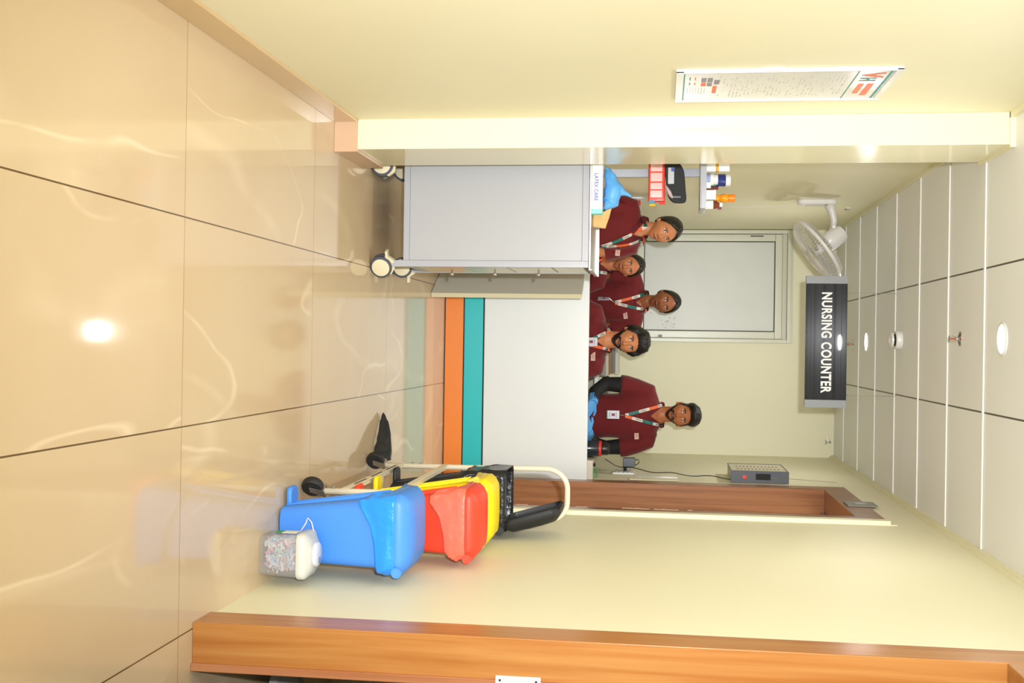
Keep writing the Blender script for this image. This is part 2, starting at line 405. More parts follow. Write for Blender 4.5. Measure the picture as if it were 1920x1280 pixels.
# angled end panel
pv = thing('angled_side_panel', (-.37, 6.75, 0), 'grey laminate panel angled out from the left end of the nursing counter', 'panel')
A_ = Vector((-.283, 6.545, 0)); dv = Vector((-.235, .44, 0)).normalized(); nv = Vector((dv.y, -dv.x, 0))
Ln = .455
b = B(); b.obox(A_+dv*(Ln/2+.003)+nv*.0+Vector((0, 0, .447)), dv, nv, (0, 0, 1), Ln/2, .0135, .444)
obj('panel_board', b, mat('grey_laminate', lin(216, 216, 206), .35), pv)
b = B(); b.obox(A_+Vector((0, 0, .447)), dv, nv, (0, 0, 1), .003, .0138, .445)
obj('edge_band', b, LAME, pv)

# ------------------------------------------------------------------ back worktop with files
BKY = 8.45
bc = thing('back_worktop', (.4, 8.7, 0), 'low cream worktop along the back wall behind the staff', 'counter')
b = B(); b.box(-.88, XR-.01, BKY, YB-.002, .86, .89); obj('top_board', b, LAM, bc, bevel=.002)
for x in (-.85, 0, XR-.05):
    b = B(); b.box(x, x+.03, BKY+.02, YB-.01, 0, .86); obj('upright', b, LAM, bc)
tints = [lin(196, 172, 130), lin(150, 150, 142), lin(205, 196, 176), lin(150, 112, 70), lin(120, 126, 118), lin(210, 206, 196)]
places = ['bottom', 'second from bottom', 'third', 'fourth', 'fifth', 'topmost']
for si, (x0, x1) in enumerate(((.02, .22), (.25, .44))):
    z = .89
    for k in range(6 if si == 0 else 4):
        t = .024 if si == 0 else .022
        o_ = random.uniform(-.012, .012); b = B(); b.box(x0+o_, x1+o_, 8.56, 8.84, z, z+t*.97)
        f_ = obj('file_folder', b, mat('folder%d' % ((k+si*2) % 6), tints[(k+si*2) % 6], .6), bevel=.002)
        nm_ = places if si == 0 else ['bottom', 'second', 'third', 'topmost']
        cn = ['tan', 'grey', 'pale beige', 'brown', 'dark grey', 'off white'][(k+si*2) % 6]
        tag(f_, '%s paper folder, %s in the %s stack on the back worktop' % (cn, nm_[k], 'taller left' if si == 0 else 'lower right'), 'folder', 'folders stacked on the back worktop')
        z += t

# ------------------------------------------------------------------ medicine trolley
GREYM = mat('pale_grey_metal', lin(168, 170, 178), .28, bump=.004)
GREYP = mat('pale_grey_panel', lin(172, 174, 178), .25)
TX0, TX1, TY0, TY1, TZ0, TZ1 = -.868, -.352, 5.13, 5.60, .158, 1.022
tr = thing('medicine_trolley', (-.6, 5.36, 0), 'pale grey steel medicine trolley on cream casters beside the pillar', 'trolley')
b = B(); w = .03
for x in (TX0, TX1-w):
    for y in (TY0, TY1-w): b.box(x, x+w, y, y+w, .106, TZ1-.002)
b.box(TX0+w, TX1-w, TY0, TY0+.02, TZ0, TZ0+.028); b.box(TX0+w, TX1-w, TY0, TY0+.02, TZ1-.032, TZ1-.002); b.box(TX0+w, TX1-w, TY1-.02, TY1, TZ0, TZ0+.028)
b.box(TX0, TX0+w, TY0+w, TY1-w, TZ0, TZ0+.028); b.box(TX1-w, TX1-.004, TY0+w, TY1-w, TZ0, TZ0+.028)
obj('frame', b, GREYM, tr, bevel=.0015)
b = B(); b.box(TX0+w+.001, TX1-w-.001, TY0+.004, TY0+.012, TZ0+.029, TZ1-.033); b.box(TX0+w+.001, TX1-w-.001, TY1-.012, TY1-.004, TZ0+.029, TZ1-.033); b.box(TX0+.002, TX0+.01, TY0+w, TY1-w, TZ0+.029, TZ1-.033)
obj('side_panel', b, GREYP, tr)
b = B(); b.box(TX0-.003, TX1+.012, TY0-.006, TY1+.006, TZ1, TZ1+.008); b.box(TX0-.003, TX1+.012, TY1-.002, TY1+.006, TZ1+.008, TZ1+.02)
b.box(TX1+.007, TX1+.012, TY0-.006, TY1+.006, TZ1+.008, TZ1+.014)
obj('top_tray', b, STEEL, tr, bevel=.001)
zs_ = [.20, .43, .64, .85, 1.0]
for k in range(4):
    b = B(); b.box(TX1-.02, TX1-.002, TY0+w+.004, TY1-w-.004, zs_[k], zs_[k+1]-.008)
    dr = obj('drawer', b, mat('drawer_cream', lin(206, 204, 186), .3), tr, bevel=.002)
    if k < 3:
        zk = zs_[k]+.15 if k == 0 else zs_[k]+.13
        b = B(); b.revolve((TX1-.002, 5.34, zk), (1, 0, 0), [(.004, 0), (.004, .014), (.009, .018), (.009, .026), (.004, .03)], 12)
        obj('knob', b, CHROME, dr, smooth=True)
CAST = mat('cream_caster', lin(226, 216, 184), .35); TYRE = mat('grey_tyre', lin(72, 76, 86), .6)
def caster(root, x, y, ang, r=.052, brake=True):
    """twin wheel caster; ang = heading of the wheel's axle about z"""
    ax = Vector((math.cos(ang), math.sin(ang), 0)); fw = Vector((-ax.y, ax.x, 0)); c = Vector((x, y, r))+fw*.012
    b = B(); hx = .013
    for s in (-1, 1):
        b.revolve(c+ax*s*.016, ax*s, [(r*.80, -.012), (r, -.010), (r, .006), (r*.82, .009)], 28, 1)
        b.revolve(c+ax*s*.016, ax*s, [(r*.82, .0), (r*.80, .0105), (r*.45, .014), (r*.1, .015)], 28, 0)
    w_ = obj('wheel', b, [CAST, TYRE], root, smooth=False, label='caster wheel with grey tyre and cream disc'); smooth_by_angle(w_)
    b = B()
    prof = [(-.02, -.012), (.02, -.012), (.052, .01), (.05, .045), (.022, .062), (-.018, .062), (-.04, .03)]
    b.prism([(u, v) for u, v in prof], lambda u, v, t: c+fw*(u-.012)+Vector((0, 0, v))+ax*(t-.013), .026)
    b.cyl(Vector((x, y, r+.05)), Vector((x, y, .106)), .016, n=16)
    obj('fork', b, CAST, w_, bevel=.004)
    if brake:
        b = B(); b.obox(c-fw*.055+Vector((0, 0, .03)), fw, ax, (0, 0, 1), .022, .016, .006); obj('brake_pedal', b, CAST, w_, bevel=.002)
caster(tr, TX1-.015, TY0+.015, .45+PI*1.5+.0, .052)
caster(tr, TX1-.015, TY1-.015, .1+PI*.5)
caster(tr, TX0+.055, TY0+.015, PI*.5, .052, False)
caster(tr, TX0+.015, TY1-.015, PI*.5)
# pole and upper shelf
b = B(); b.box(-.874, -.834, 5.60, 5.625, .9, 1.535)
obj('pole', b, mat('grey_pole', lin(168, 172, 184), .35), tr, bevel=.002)
b = B(); b.box(-.908, -.655, 5.40, 5.62, 1.527, 1.533); b.box(-.908, -.655, 5.40, 5.405, 1.533, 1.556); b.box(-.908, -.655, 5.615, 5.62, 1.533, 1.556); b.box(-.66, -.655, 5.405, 5.615, 1.533, 1.550)
obj('upper_shelf', b, GREYM, tr, bevel=.001)
SZ = 1.5335
def labelled(o, label, cat, group=None): return tag(o, label, cat, group)
TT = TZ1+.0081
# glove carton with its print
gb = thing('glove_box', (-.7, 5.2, TT), 'long white and mint glove carton lying on the medicine trolley', 'box')
MINT = mat('mint_card', lin(140, 220, 208), .5); CARDW = mat('white_card', lin(240, 242, 238), .5)
b = B(); b.box(-.835, -.622, 5.15, 5.26, TT, TT+.048, 0); b.box(-.622, -.600, 5.15, 5.26, TT, TT+.048, 1); b.box(-.862, -.835, 5.15, 5.26, TT, TT+.048, 1)
obj('carton', b, [CARDW, MINT], gb, bevel=.001)
b = B(); put_text(b, 'LATEX CARE', .024, (-.722, 5.1490, TT+.019), (1, 0, 0), (0, 0, 1), sx=.92, offset=.0004); obj('lettering', b, mat('blue_ink', lin(60, 80, 180), .5), gb)
def crumple(name, outline_fn, nu, nv, mats, parent=None, amp=.01, sc=14, seed=0, thick=.0015, **k):
    b = B(); rings = []
    for i in range(nu):
        row = []
        for j in range(nv):
            p = Vector(outline_fn(i/(nu-1), j/(nv-1)))
            q = p*sc+Vector((seed, seed*2, 0)); n_ = noise.noise_vector(q)
            row.append(p+n_*amp)
        rings.append(row)
    b.loft(rings, cap=False, closed=False)
    o = obj(name, b, mats, parent, smooth=True, **k)
    md = o.modifiers.new('solid', 'SOLIDIFY'); md.thickness = thick; md.offset = 0
    return o
BLUEG = mat('blue_nitrile', lin(92, 168, 232), .45, bump=.15, bscale=60)
def lump(name, pts, radii, mats, amp=.006, sc=40, parent=None, flat=1, seed=0, n=14):
    b = B(); P = []; R_ = []
    for i in range(len(pts)-1):
        for k in range(6):
            t = k/6; P.append(Vector(pts[i]).lerp(Vector(pts[i+1]), t)); R_.append(radii[i]*(1-t)+radii[i+1]*t)
    P.append(Vector(pts[-1])); R_.append(radii[-1])
    b.tube(P, R_, n, flat=flat)
    nvv = []
    for v in b.v:
        q = Vector(v); nvv.append(tuple(q+noise.noise_vector(q*sc+Vector((seed, 0, 0)))*amp))
    b.v = nvv
    return obj(name, b, mats, parent, smooth=True)
g = thing('glove', (-.74, 5.23, TT+.048), 'crumpled blue nitrile glove heaped on the white glove carton', 'glove')
lump('palm', [(-.83, 5.24, TT+.062), (-.78, 5.23, TT+.080), (-.72, 5.225, TT+.095), (-.655, 5.22, TT+.085), (-.625, 5.21, TT+.056)], [.008, .030, .045, .038, .006], BLUEG, .012, 30, g, flat=.9)
lump('finger', [(-.72, 5.225, TT+.11), (-.705, 5.235, TT+.14), (-.69, 5.24, TT+.180)], [.03, .017, .003], BLUEG, .005, 30, g)
g = crumple('cardboard_scrap', lambda u, v: (-.60+.055*u-.03*v*(1-u), 5.21+.02*u, TT+.004+.085*v*(1-.3*u)), 10, 10, mat('kraft_card', lin(206, 170, 112), .8, var=.12, vscale=20), amp=.008, sc=18, thick=.003)
tag(g, 'torn brown cardboard flap beside the glove carton', 'cardboard')

# things on the upper shelf
def bottle(name, x, y, z, prof, mats, label, cat, caps=None, group=None, n=20):
    t = thing(name, (x, y, z), label, cat, group)
    b = B(); b.revolve((x, y, z), (0, 0, 1), prof, n); obj('body', b, mats[0], t, smooth=True); smooth_by_angle(t.children[0])
    if caps:
        b = B(); b.revolve((x, y, z), (0, 0, 1), caps, n); smooth_by_angle(obj('cap', b, mats[1], t))
    if len(mats) > 2:
        r = max(p[0] for p in prof)+.0006; h = max(p[1] for p in prof)
        b = B(); b.revolve((x, y, z), (0, 0, 1), [(r, h*.2), (r, h*.62)], n, cap=False); smooth_by_angle(obj('label_band', b, mats[2], t))
    return t
def carton(name, x0, x1, y0, y1, z0, z1, label, mats=None, bands=()):
    b = B(); b.box(x0, x1, y0, y1, z0, z1, 0)
    for a, c_, mi in bands: b.box(x0-.0004, x1+.0004, y0-.0004, y1+.0004, z0+(z1-z0)*a, z0+(z1-z0)*c_, mi)
    return tag(obj(name, b, mats or [CARDW], bevel=.0008), label, 'box', None)
AMBER = mat('amber_bottle', lin(110, 48, 22), .15); ORNG = mat('orange_juice', lin(250, 150, 20), .2)
carton('medicine_carton', -.905, -.835, 5.43, 5.47, SZ, SZ+.13, 'tall white carton with a gold tab nearest the pillar on the upper shelf', [CARDW, mat('gold_print', lin(206, 160, 40), .5)], ((.5, .62, 1),))
bottle('pill_jar', -.805, 5.50, SZ, [(.027, 0), (.029, .004), (.029, .058), (.024, .064), (.024, .07)], (WHITE, WHITE, mat('grey_label', lin(150, 160, 200), .5)), 'white round pill jar standing in front on the upper shelf', 'jar', [(.025, .066), (.025, .078), (.02, .08)])
bottle('tonic_jar', -.812, 5.575, SZ, [(.028, 0), (.03, .004), (.03, .115), (.026, .12)], (mat('blue_jar', lin(34, 48, 120), .3), WHITE, mat('teal_label', lin(40, 170, 150), .5)), 'dark blue jar with a white lid behind the white pill jar', 'jar', [(.031, .12), (.031, .142), (.026, .145)])
carton('medicine_carton', -.745, -.70, 5.43, 5.50, SZ, SZ+.068, 'square white carton at the middle front of the upper shelf', [CARDW, mat('blue_ink', lin(60, 80, 180), .5)], ())
b_ = bottle('orange_bottle', -.722, 5.55, SZ, [(.018, 0), (.02, .004), (.02, .075), (.012, .09), (.019, .10), (.022, .115), (.018, .13), (.014, .134)], (ORNG, mat('orange_cap', lin(255, 130, 20), .35)), 'translucent orange bottle with orange cap, tallest on the upper shelf', 'bottle', [(.0185, .134), (.0185, .162), (.015, .165)])
bottle('medicine_bottle', -.676, 5.44, SZ-.004+.004, [(.019, 0), (.02, .003), (.02, .07), (.009, .085), (.009, .09)], (AMBER, WHITE, CARDW), 'brown glass bottle with a white label band at the open end of the shelf', 'bottle', [(.011, .086), (.011, .098), (.009, .1)])
carton('medicine_carton', -.690, -.668, 5.53, 5.56, SZ, SZ+.10, 'thin white carton with maroon end behind the brown glass bottle', [CARDW, mat('maroon_print', lin(120, 20, 50), .5), mat('blue_ink', lin(60, 80, 180), .5)], ((.8, 1.0, 1),))
carton('medicine_carton', -.788, -.760, 5.47, 5.50, SZ, SZ+.045, 'small white and orange carton between the jar and the square white carton', [CARDW, mat('orange_print', lin(240, 110, 30), .5)], ((0, .35, 1),))
bottle('vial', -.775, 5.575, SZ, [(.010, 0), (.011, .002), (.011, .06), (.006, .07)], (AMBER, mat('maroon_print', lin(120, 20, 50), .5)), 'slim brown vial with a dark red cap at the back of the shelf', 'bottle', [(.008, .068), (.008, .085), (.006, .086)])

# red organiser and black pouch hanging on the pole
REDP = mat('red_clear_plastic', lin(240, 70, 60), .2, alpha=.9); 
og = thing('organiser_box', (-.83, 5.55, 1.28), 'red plastic organiser with clear compartments strapped to the trolley pole', 'organiser')
b = B(); b.box(-.905, -.705, 5.545, 5.585, 1.280, 1.362); obj('case', b, REDP, og, bevel=.008)
PINK = mat('pink_contents', lin(250, 186, 180), .3)
for k, (x0, x1) in enumerate(((-.895, -.852), (-.846, -.803), (-.797, -.765), (-.760, -.725))):
    b = B(); b.box(x0, x1, 5.5405, 5.546, 1.290, 1.348); obj('compartment', b, PINK, og, bevel=.003)
b = B(); b.box(-.834-.02, -.834+.02, 5.585, 5.60, 1.30, 1.34); obj('bracket', b, STEEL, og)
pc = thing('black_pouch', (-.80, 5.56, 1.36), 'open black pouch of meters and packets above the red organiser', 'pouch')
b = B(); rg = []
def pouch_ring(sx, sz, y):
    pts = []
    for i in range(28):
        a = 2*PI*i/28; ca, sa = math.cos(a), math.sin(a)
        pts.append((-.800+.098*sx*math.copysign(abs(ca)**.5, ca), y, 1.412+.045*sz*math.copysign(abs(sa)**.5, sa)+.02*ca))
    return pts
b.loft([pouch_ring(1, 1, 5.54), pouch_ring(1.02, 1.03, 5.55), pouch_ring(1.02, 1.03, 5.58), pouch_ring(.9, .9, 5.598)], cap=True)
obj('shell', b, mat('pouch_cloth', lin(44, 46, 48), .8, bump=.1), pc, smooth=False, bevel=.004)
b = B(); b.box(-.87, -.79, 5.534, 5.542, 1.375, 1.405); obj('meter', b, mat('meter_grey', lin(190, 196, 200), .3), pc, bevel=.002, label='pale grey meter with a blue corner')
b = B(); b.box(-.868, -.85, 5.532, 5.536, 1.39, 1.404); obj('blue_label', b, mat('blue_ink', lin(60, 80, 180), .5), pc)
o_ = lump('packet', [(-.78, 5.535, 1.365), (-.745, 5.532, 1.385), (-.72, 5.535, 1.40)], [.012, .022, .01], mat('foil_packet', lin(206, 190, 192), .3), .006, 40, pc, .5)
b = B(); b.box(-.735, -.72, 5.533, 5.545, 1.395, 1.44); obj('clip', b, BLACK, pc, bevel=.002)
for k, (x, z, cname, cc) in enumerate(((-.705, 1.285, 'blue', (70, 150, 190)), (-.69, 1.288, 'yellow', (214, 170, 40)), (-.70, 1.335, 'red', (226, 50, 40)))):
    b = B(); b.cyl((x, 5.55, z), (x, 5.55, z+.028), .008, n=12)
    tag(obj('vial', b, mat('vial_'+cname, lin(*cc), .3)), 'tiny %s vial at the end of the red organiser' % cname, 'bottle', None)

# ------------------------------------------------------------------ notice board
nb = thing('notice_board', (XL, 4.0, 1.39), 'white laminated notice board with orange and teal logo on the left wall', 'notice board')
Y0, Y1, Z0, Z1 = 3.778, 4.224, 1.392, 2.122
b = B(); b.box(XL, XL+.007, Y0, Y1, Z0, Z1); obj('board', b, mat('board_white', lin(216, 216, 214), .25), nb)
b = B(); b.box(XL+.007, XL+.013, Y0, Y0+.006, Z0, Z1); b.box(XL+.007, XL+.013, Y1-.006, Y1, Z0, Z1); b.box(XL+.007, XL+.011, Y0, Y1, Z0, Z0+.025); b.box(XL+.007, XL+.011, Y0, Y1, Z1-.02, Z1)
obj('rim', b, WHITE, nb)
INK_T = mat('teal_ink', lin(60, 150, 145), .5); INK_O = mat('orange_ink', lin(244, 120, 84), .5); INK_G = mat('grey_ink', lin(150, 146, 140), .6); INK_LG = mat('pale_ink', lin(204, 202, 196), .6)
def bx(b, y0, y1, z0, z1, mi): b.box(XL+.0071, XL+.0078, y0, y1, z0, z1, mi)
b = B(); bx(b, Y0+.008, Y1-.008, 1.415, 1.422, 0); bx(b, Y0+.008, Y1-.008, 2.088, 2.096, 0); bx(b, Y0+.008, Y1-.008, 1.985, 1.989, 0)
put_text(b, 'V', .10, (XL+.0082, 3.865, 2.037), (0, 1, 0), (0, 0, 1), 1, offset=.003, sx=1.1)
put_text(b, 'H', .075, (XL+.0082, 3.925, 2.03), (0, 1, 0), (0, 0, 1), 0, offset=.002, sx=.9)
for i in range(11): bx(b, 3.99+i*.0165, 3.99+i*.0165+.011, 2.043, 2.065, 1)
for i in range(9): bx(b, 3.99+i*.0165, 3.99+i*.0165+.011, 2.013, 2.032, 1)
# body text lines
for k in range(34):
    z = 1.96-.0135*k
    if z < 1.53: break
    y = 3.83+random.uniform(0, .05)
    while y < 4.15:
        L_ = random.uniform(.01, .04)
        if random.random() < .5: bx(b, y, y+L_, z, z+.003, 3)
        y += L_+random.uniform(.006, .03)
# coloured pictograms at the foot
for y0, y1, z0, z1, mi in ((3.87, 3.93, 1.478, 1.495, 2), (3.87, 3.93, 1.499, 1.516, 2), (3.94, 3.99, 1.478, 1.495, 1), (3.94, 3.99, 1.499, 1.516, 2), (3.90, 3.965, 1.522, 1.540, 2), (3.99, 4.10, 1.520, 1.534, 1),
                           (3.86, 3.90, 1.437, 1.441, 0), (3.86, 3.90, 1.455, 1.459, 1), (3.94, 3.97, 1.437, 1.441, 0), (3.94, 3.97, 1.455, 1.459, 1)): bx(b, y0, y1, z0, z1, mi)
for k in range(7): bx(b, 4.02, 4.10+.01*(k % 3), 1.432+k*.010, 1.434+k*.010, 3)
obj('printing', b, [INK_T, INK_O, mat('slate_ink', lin(140, 134, 146), .5), INK_LG, mat('pale_orange', lin(250, 190, 160), .5)], nb)
b = B(); b.box(XL, XL+.012, 3.765, 3.779, 1.67, 1.74); obj('clip', b, WHITE, nb)

# ------------------------------------------------------------------ hanging sign
SY = 6.65
sg = thing('hanging_sign', (-.04, SY, 2.17), 'black and silver NURSING COUNTER sign hanging from the ceiling on wires', 'sign')
sx0, sx1, sz0, sz1 = -.418, .339, 2.176, 2.408
SIL = mat('silver_trim', lin(142, 145, 148), .45)
b = B(); b.box(sx0+.045, sx1-.045, SY, SY+.022, sz0, sz1); obj('black_face', b, mat('gloss_black', lin(30, 32, 36), .04, spec=.3), sg, bevel=.001)
b = B(); b.box(sx0, sx0+.045, SY-.002, SY+.024, sz0, sz1); obj('end_cap', b, SIL, sg, bevel=.001)
b = B(); b.box(sx1-.045, sx1, SY-.002, SY+.024, sz0, sz1); obj('end_cap', b, SIL, sg, bevel=.001)
b = B()
for i in range(2): b.box(sx0+.046, sx1-.046, SY-.0008, SY+.001, sz0+.03+i*.17, sz0+.0315+i*.17)
obj('face_groove', b, BLACKM, sg)
b = B(); vs, fs = text_mesh('NURSING COUNTER', .078, .86, .0026, res=4, space=1.09)
wd = max(v[0] for v in vs)-min(v[0] for v in vs); k_ = .578/wd
b.add([(-.037+x*k_, SY-.0022, 2.291+z*1.0) for x, z in vs], fs); obj('lettering', b, mat('letter_white', lin(240, 240, 240), .5), sg)
for x in (-.32, .265):
    b = B(); b.tube([(x, SY+.01, sz1), (x, SY+.01, ZC)], .0015, 6); b.ell((x, SY+.01, sz1+.004), .006, .006, .006, 8, 6)
    obj('hanging_wire', b, STEEL, sg)

# ------------------------------------------------------------------ ceiling fittings
LENS = mat('downlight_lens', (1, .99, .97, 1), .5, emit=5)
nm = {1.69: 'round recessed downlight almost above the camera', -1.27: 'round recessed downlight in the corridor ceiling behind the camera', 7.62: 'round recessed downlight just behind the hanging sign', 4.655: 'round recessed downlight nearest the camera in the ceiling'}
for y in DL_Y:
    t = thing('downlight', (-.048, y, ZC-.012), nm.get(y, 'round recessed downlight in the corridor ceiling behind the camera'), 'light', 'recessed ceiling downlights')
    b = B(); b.revolve((-.048, y, ZC), (0, 0, -1), [(.068, 0), (.068, .004), (.060, .006), (.056, .002)], 36, cap=False); obj('ring', b, WHITE, t, smooth=True)
    b = B(); b.revolve((-.048, y, ZC-.001), (0, 0, -1), [(.057, 0), (.057, .003), (.001, .0045)], 36); obj('lens', b, LENS, t, smooth=True)
    lamp('downlight_lamp', 'AREA', (-.048, y, ZC-.012), DL_E, (1, .98, .95), .11)
t = thing('smoke_detector', (-.055, 6.56, ZC), 'white round smoke detector between the sprinkler and the far downlight', 'smoke detector')
b = B(); b.revolve((-.055, 6.56, ZC), (0, 0, -1), [(.052, 0), (.053, .022), (.047, .032)], 30); obj('base', b, WHITE, t, smooth=True); smooth_by_angle(t.children[0])
b = B(); b.revolve((-.055, 6.56, ZC-.032), (0, 0, -1), [(.034, 0), (.034, .012)], 24, 1); b.revolve((-.055, 6.56, ZC-.044), (0, 0, -1), [(.042, 0), (.040, .010), (.02, .016)], 30, 0)
o_ = obj('sensor_chamber', b, [WHITE, BLACKM], t); smooth_by_angle(o_)
def sprinkler(x, y, z, label, r=.034):
    t = thing('sprinkler', (x, y, z), label, 'sprinkler', 'ceiling sprinklers')
    b = B(); b.revolve((x, y, z), (0, 0, -1), [(r, 0), (r*.95, .004), (r*.4, .010), (.009, .012), (.009, .020)], 24); obj('escutcheon', b, CHROME, t, smooth=True); smooth_by_angle(t.children[0])
    b = B()
    for s in (-1, 1): b.tube([(x+s*.008, y, z-.018), (x+s*.012, y, z-.032), (x+s*.003, y, z-.046)], .0025, 8)
    b.revolve((x, y, z-.046), (0, 0, -1), [(.014, 0), (.014, .002)], 16); obj('head', b, CHROME, t)
    b = B(); b.cyl((x, y, z-.02), (x, y, z-.044), .003, n=8); obj('bulb', b, mat('red_bulb', lin(190, 60, 40), .2), t)
sprinkler(-.053, 5.29, ZC, 'chrome ceiling sprinkler between the near downlight and the smoke detector')
sprinkler(-.034, 8.15, ZC, 'chrome ceiling sprinkler half hidden behind the hanging sign')
t = thing('wall_sprinkler', (.72, 8.93, 2.64), 'small chrome sprinkler head under the ceiling in the back right corner', 'sprinkler')
b = B(); b.tube([(.72, YB, 2.655), (.72, 8.93, 2.655), (.72, 8.915, 2.64), (.72, 8.91, 2.62)], .008, 10); b.obox((.70, 8.91, 2.63), (1, 0, .3), (0, 1, 0), (-.3, 0, 1), .03, .004, .004); b.revolve((.72, 8.91, 2.62), (0, 0, -1), [(.02, 0), (.02, .003)], 14); obj('head', b, STEEL, t)

# ------------------------------------------------------------------ wall fan
FC = Vector((-.605, 7.13, 2.30)); FN = Vector((.60, -.075, -.79)).normalized()
fn = thing('wall_fan', (XL, 7.13, 2.3), 'white wall fan tilted down, left of the hanging sign', 'fan')
FW = mat('fan_white', lin(226, 224, 222), .3)
fu = FN.cross(Vector((0, 1, 0))).normalized(); fv = FN.cross(fu).normalized()
def fp(r, a, h): return FC+(fu*math.cos(a)+fv*math.sin(a))*r+FN*h
b = B(); b.tube([fp(.212, 2*PI*i/48, 0) for i in range(48)], .0055, 8, closed=True, flat=2.0)
obj('rim_band', b, FW, fn, smooth=True)
CAGE = mat('cage_wire', lin(214, 210, 200), .3)
b = B()
for i in range(72):
    a = 2*PI*i/72
    b.tube([fp(.04, a, .052), fp(.12, a, .050), fp(.185, a, .040), fp(.208, a, .018), fp(.212, a, 0)], .0013, 4, cap=False)
b.tube([fp(.185, 2*PI*i/36, .04) for i in range(36)], .0012, 4, closed=True); b.tube([fp(.12, 2*PI*i/36, .05) for i in range(36)], .0012, 4, closed=True)
b.revolve(FC+FN*.052, FN, [(.042, 0), (.042, .004), (.03, .008), (.01, .009)], 24)
obj('front_guard', b, CAGE, fn)
b = B()
for i in range(72):
    a = 2*PI*(i+.5)/72
    b.tube([fp(.05, a, -.058), fp(.12, a, -.054), fp(.19, a, -.036), fp(.212, a, 0)], .0013, 4, cap=False)
b.tube([fp(.19, 2*PI*i/36, -.036) for i in range(36)], .0012, 4, closed=True); b.tube([fp(.12, 2*PI*i/36, -.054) for i in range(36)], .0012, 4, closed=True)
obj('rear_guard', b, CAGE, fn)
b = B(); b.revolve(FC+FN*-.04, FN, [(.028, 0), (.032, .03), (.03, .055), (.012, .068)], 20); obj('hub', b, FW, fn, smooth=True); smooth_by_angle(fn.children[-1])
BL = mat('fan_blade', lin(206, 206, 204), .2, alpha=.75)
for k in range(3):
    rings = []
    for i in range(9):
        r = .03+.145*i/8; wd = .25+.42*math.sin(min(1, i/6)*PI/2)*(1-.25*(i == 8)); row = []
        for j in range(7):
            a = 2*PI*k/3+wd*(j/6-.5)*2*.8; row.append(fp(r, a, .012-.035*(j/6-.5)))
        rings.append(row)
    b = B(); b.loft(rings, cap=False, closed=False); o_ = obj('blade', b, BL, fn, smooth=True); md = o_.modifiers.new('s', 'SOLIDIFY'); md.thickness = .002
b = B(); MB = FC-FN*.06
prof = [(.050, 0), (.058, .012), (.060, .05), (.056, .10), (.045, .132), (.02, .14)]
b.revolve(MB, -FN, prof, 28); o_ = obj('motor_housing', b, FW, fn, smooth=True); smooth_by_angle(o_)
# arm and wall base
by = 7.15
b = B(); b.loft([rr(0, 0, .042, .118, .03, 0), rr(0, 0, .042, .118, .03, .022), rr(0, 0, .034, .108, .028, .032)])
b.v = [(XL+v[2], by+v[0], 2.295+v[1]) for v in b.v]; o_ = obj('wall_base', b, FW, fn, smooth=False, bevel=.003)
jt = MB-FN*.035+Vector((-.055, 0, .035))
b = B(); b.tube([(XL+.03, by, 2.37), (XL+.07, by, 2.385), (XL+.13, by, 2.40), tuple(Vector((XL+.175, by, 2.395)))], [.04, .032, .024, .022], 14, flat=.8)
b.tube([(XL+.175, by, 2.395), (XL+.20, by-.01, 2.39), tuple(MB-FN*.03)], [.022, .024, .026], 14)
obj('arm', b, FW, fn, smooth=True)
b = B(); b.cyl((XL+.17, by-.03, 2.395), (XL+.17, by+.03, 2.395), .009, n=14); obj('pivot_bolt', b, STEEL, fn)
b = B(); b.cyl((XL+.03, by, 2.215), (XL+.042, by, 2.215), .006, n=10); b.tube([(XL+.04, by, 2.21), (XL+.041, by, 2.05), (XL+.043, by, 1.75)], .0012, 6); obj('pull_cord', b, WHITE, fn)
t = B(); t.box(XL, XL+.006, 7.55, 7.64, 2.535, 2.56); tag(obj('sensor_plate', t, STEEL), 'small flat metal plate on the left wall above the fan', 'plate')

# ------------------------------------------------------------------ electrical on walls
def switchboard(x, side, y0, y1, z0, z1, label):
    t = thing('switch_board', (x, (y0+y1)/2, z0), label, 'switch board')
    s = side; b = B(); xa, xb = sorted((x, x+s*.012)); b.box(xa, xb, y0, y1, z0, z1); obj('plate', b, WHITE, t, bevel=.003)
    n = 4
    for k in range(n):
        za = z0+(z1-z0)*(.12+k*.2); xa, xb = sorted((x+s*.012, x+s*.017)); b = B(); b.box(xa, xb, y0+.015, y1-.015, za, za+(z1-z0)*.14)
        obj('switch', b, mat('switch_grey', lin(190, 190, 188), .3), t, bevel=.002)
    return t
swl = switchboard(XL, 1, 6.98, 7.18, 1.075, 1.235, 'white switch board with plugs on the left wall above the trolley')
b = B(); b.cyl((XL+.017, 7.05, 1.20), (XL+.045, 7.05, 1.20), .014, n=12); obj('plug', b, mat('red_plug', lin(200, 50, 40), .4), swl, label='small red plug')
swr = switchboard(XR, -1, 7.42, 7.62, 1.05, 1.19, 'white switch board on the right wall behind the thermos')
ad = thing('power_adapter', (XR-.05, 7.48, 1.12), 'dark grey plug-in power adapter hanging on the right switch board', 'adapter')
b = B(); b.box(XR-.105, XR-.045, 7.46, 7.51, 1.115, 1.195); obj('body', b, mat('slate_plastic', lin(76, 82, 92), .4), ad, bevel=.004)
b = B(); b.cyl((XR-.045, 7.485, 1.13), (XR-.017, 7.485, 1.13), .012, n=12); obj('plug', b, BLACK, ad)
b = B(); b.tube([(XR-.09, 7.485, 1.195), (XR-.095, 7.485, 1.215), (XR-.075, 7.485, 1.222), (XR-.06, 7.485, 1.205), (XR-.058, 7.485, 1.195)], .003, 8); obj('cord_loop', b, BLACK, ad, smooth=True)
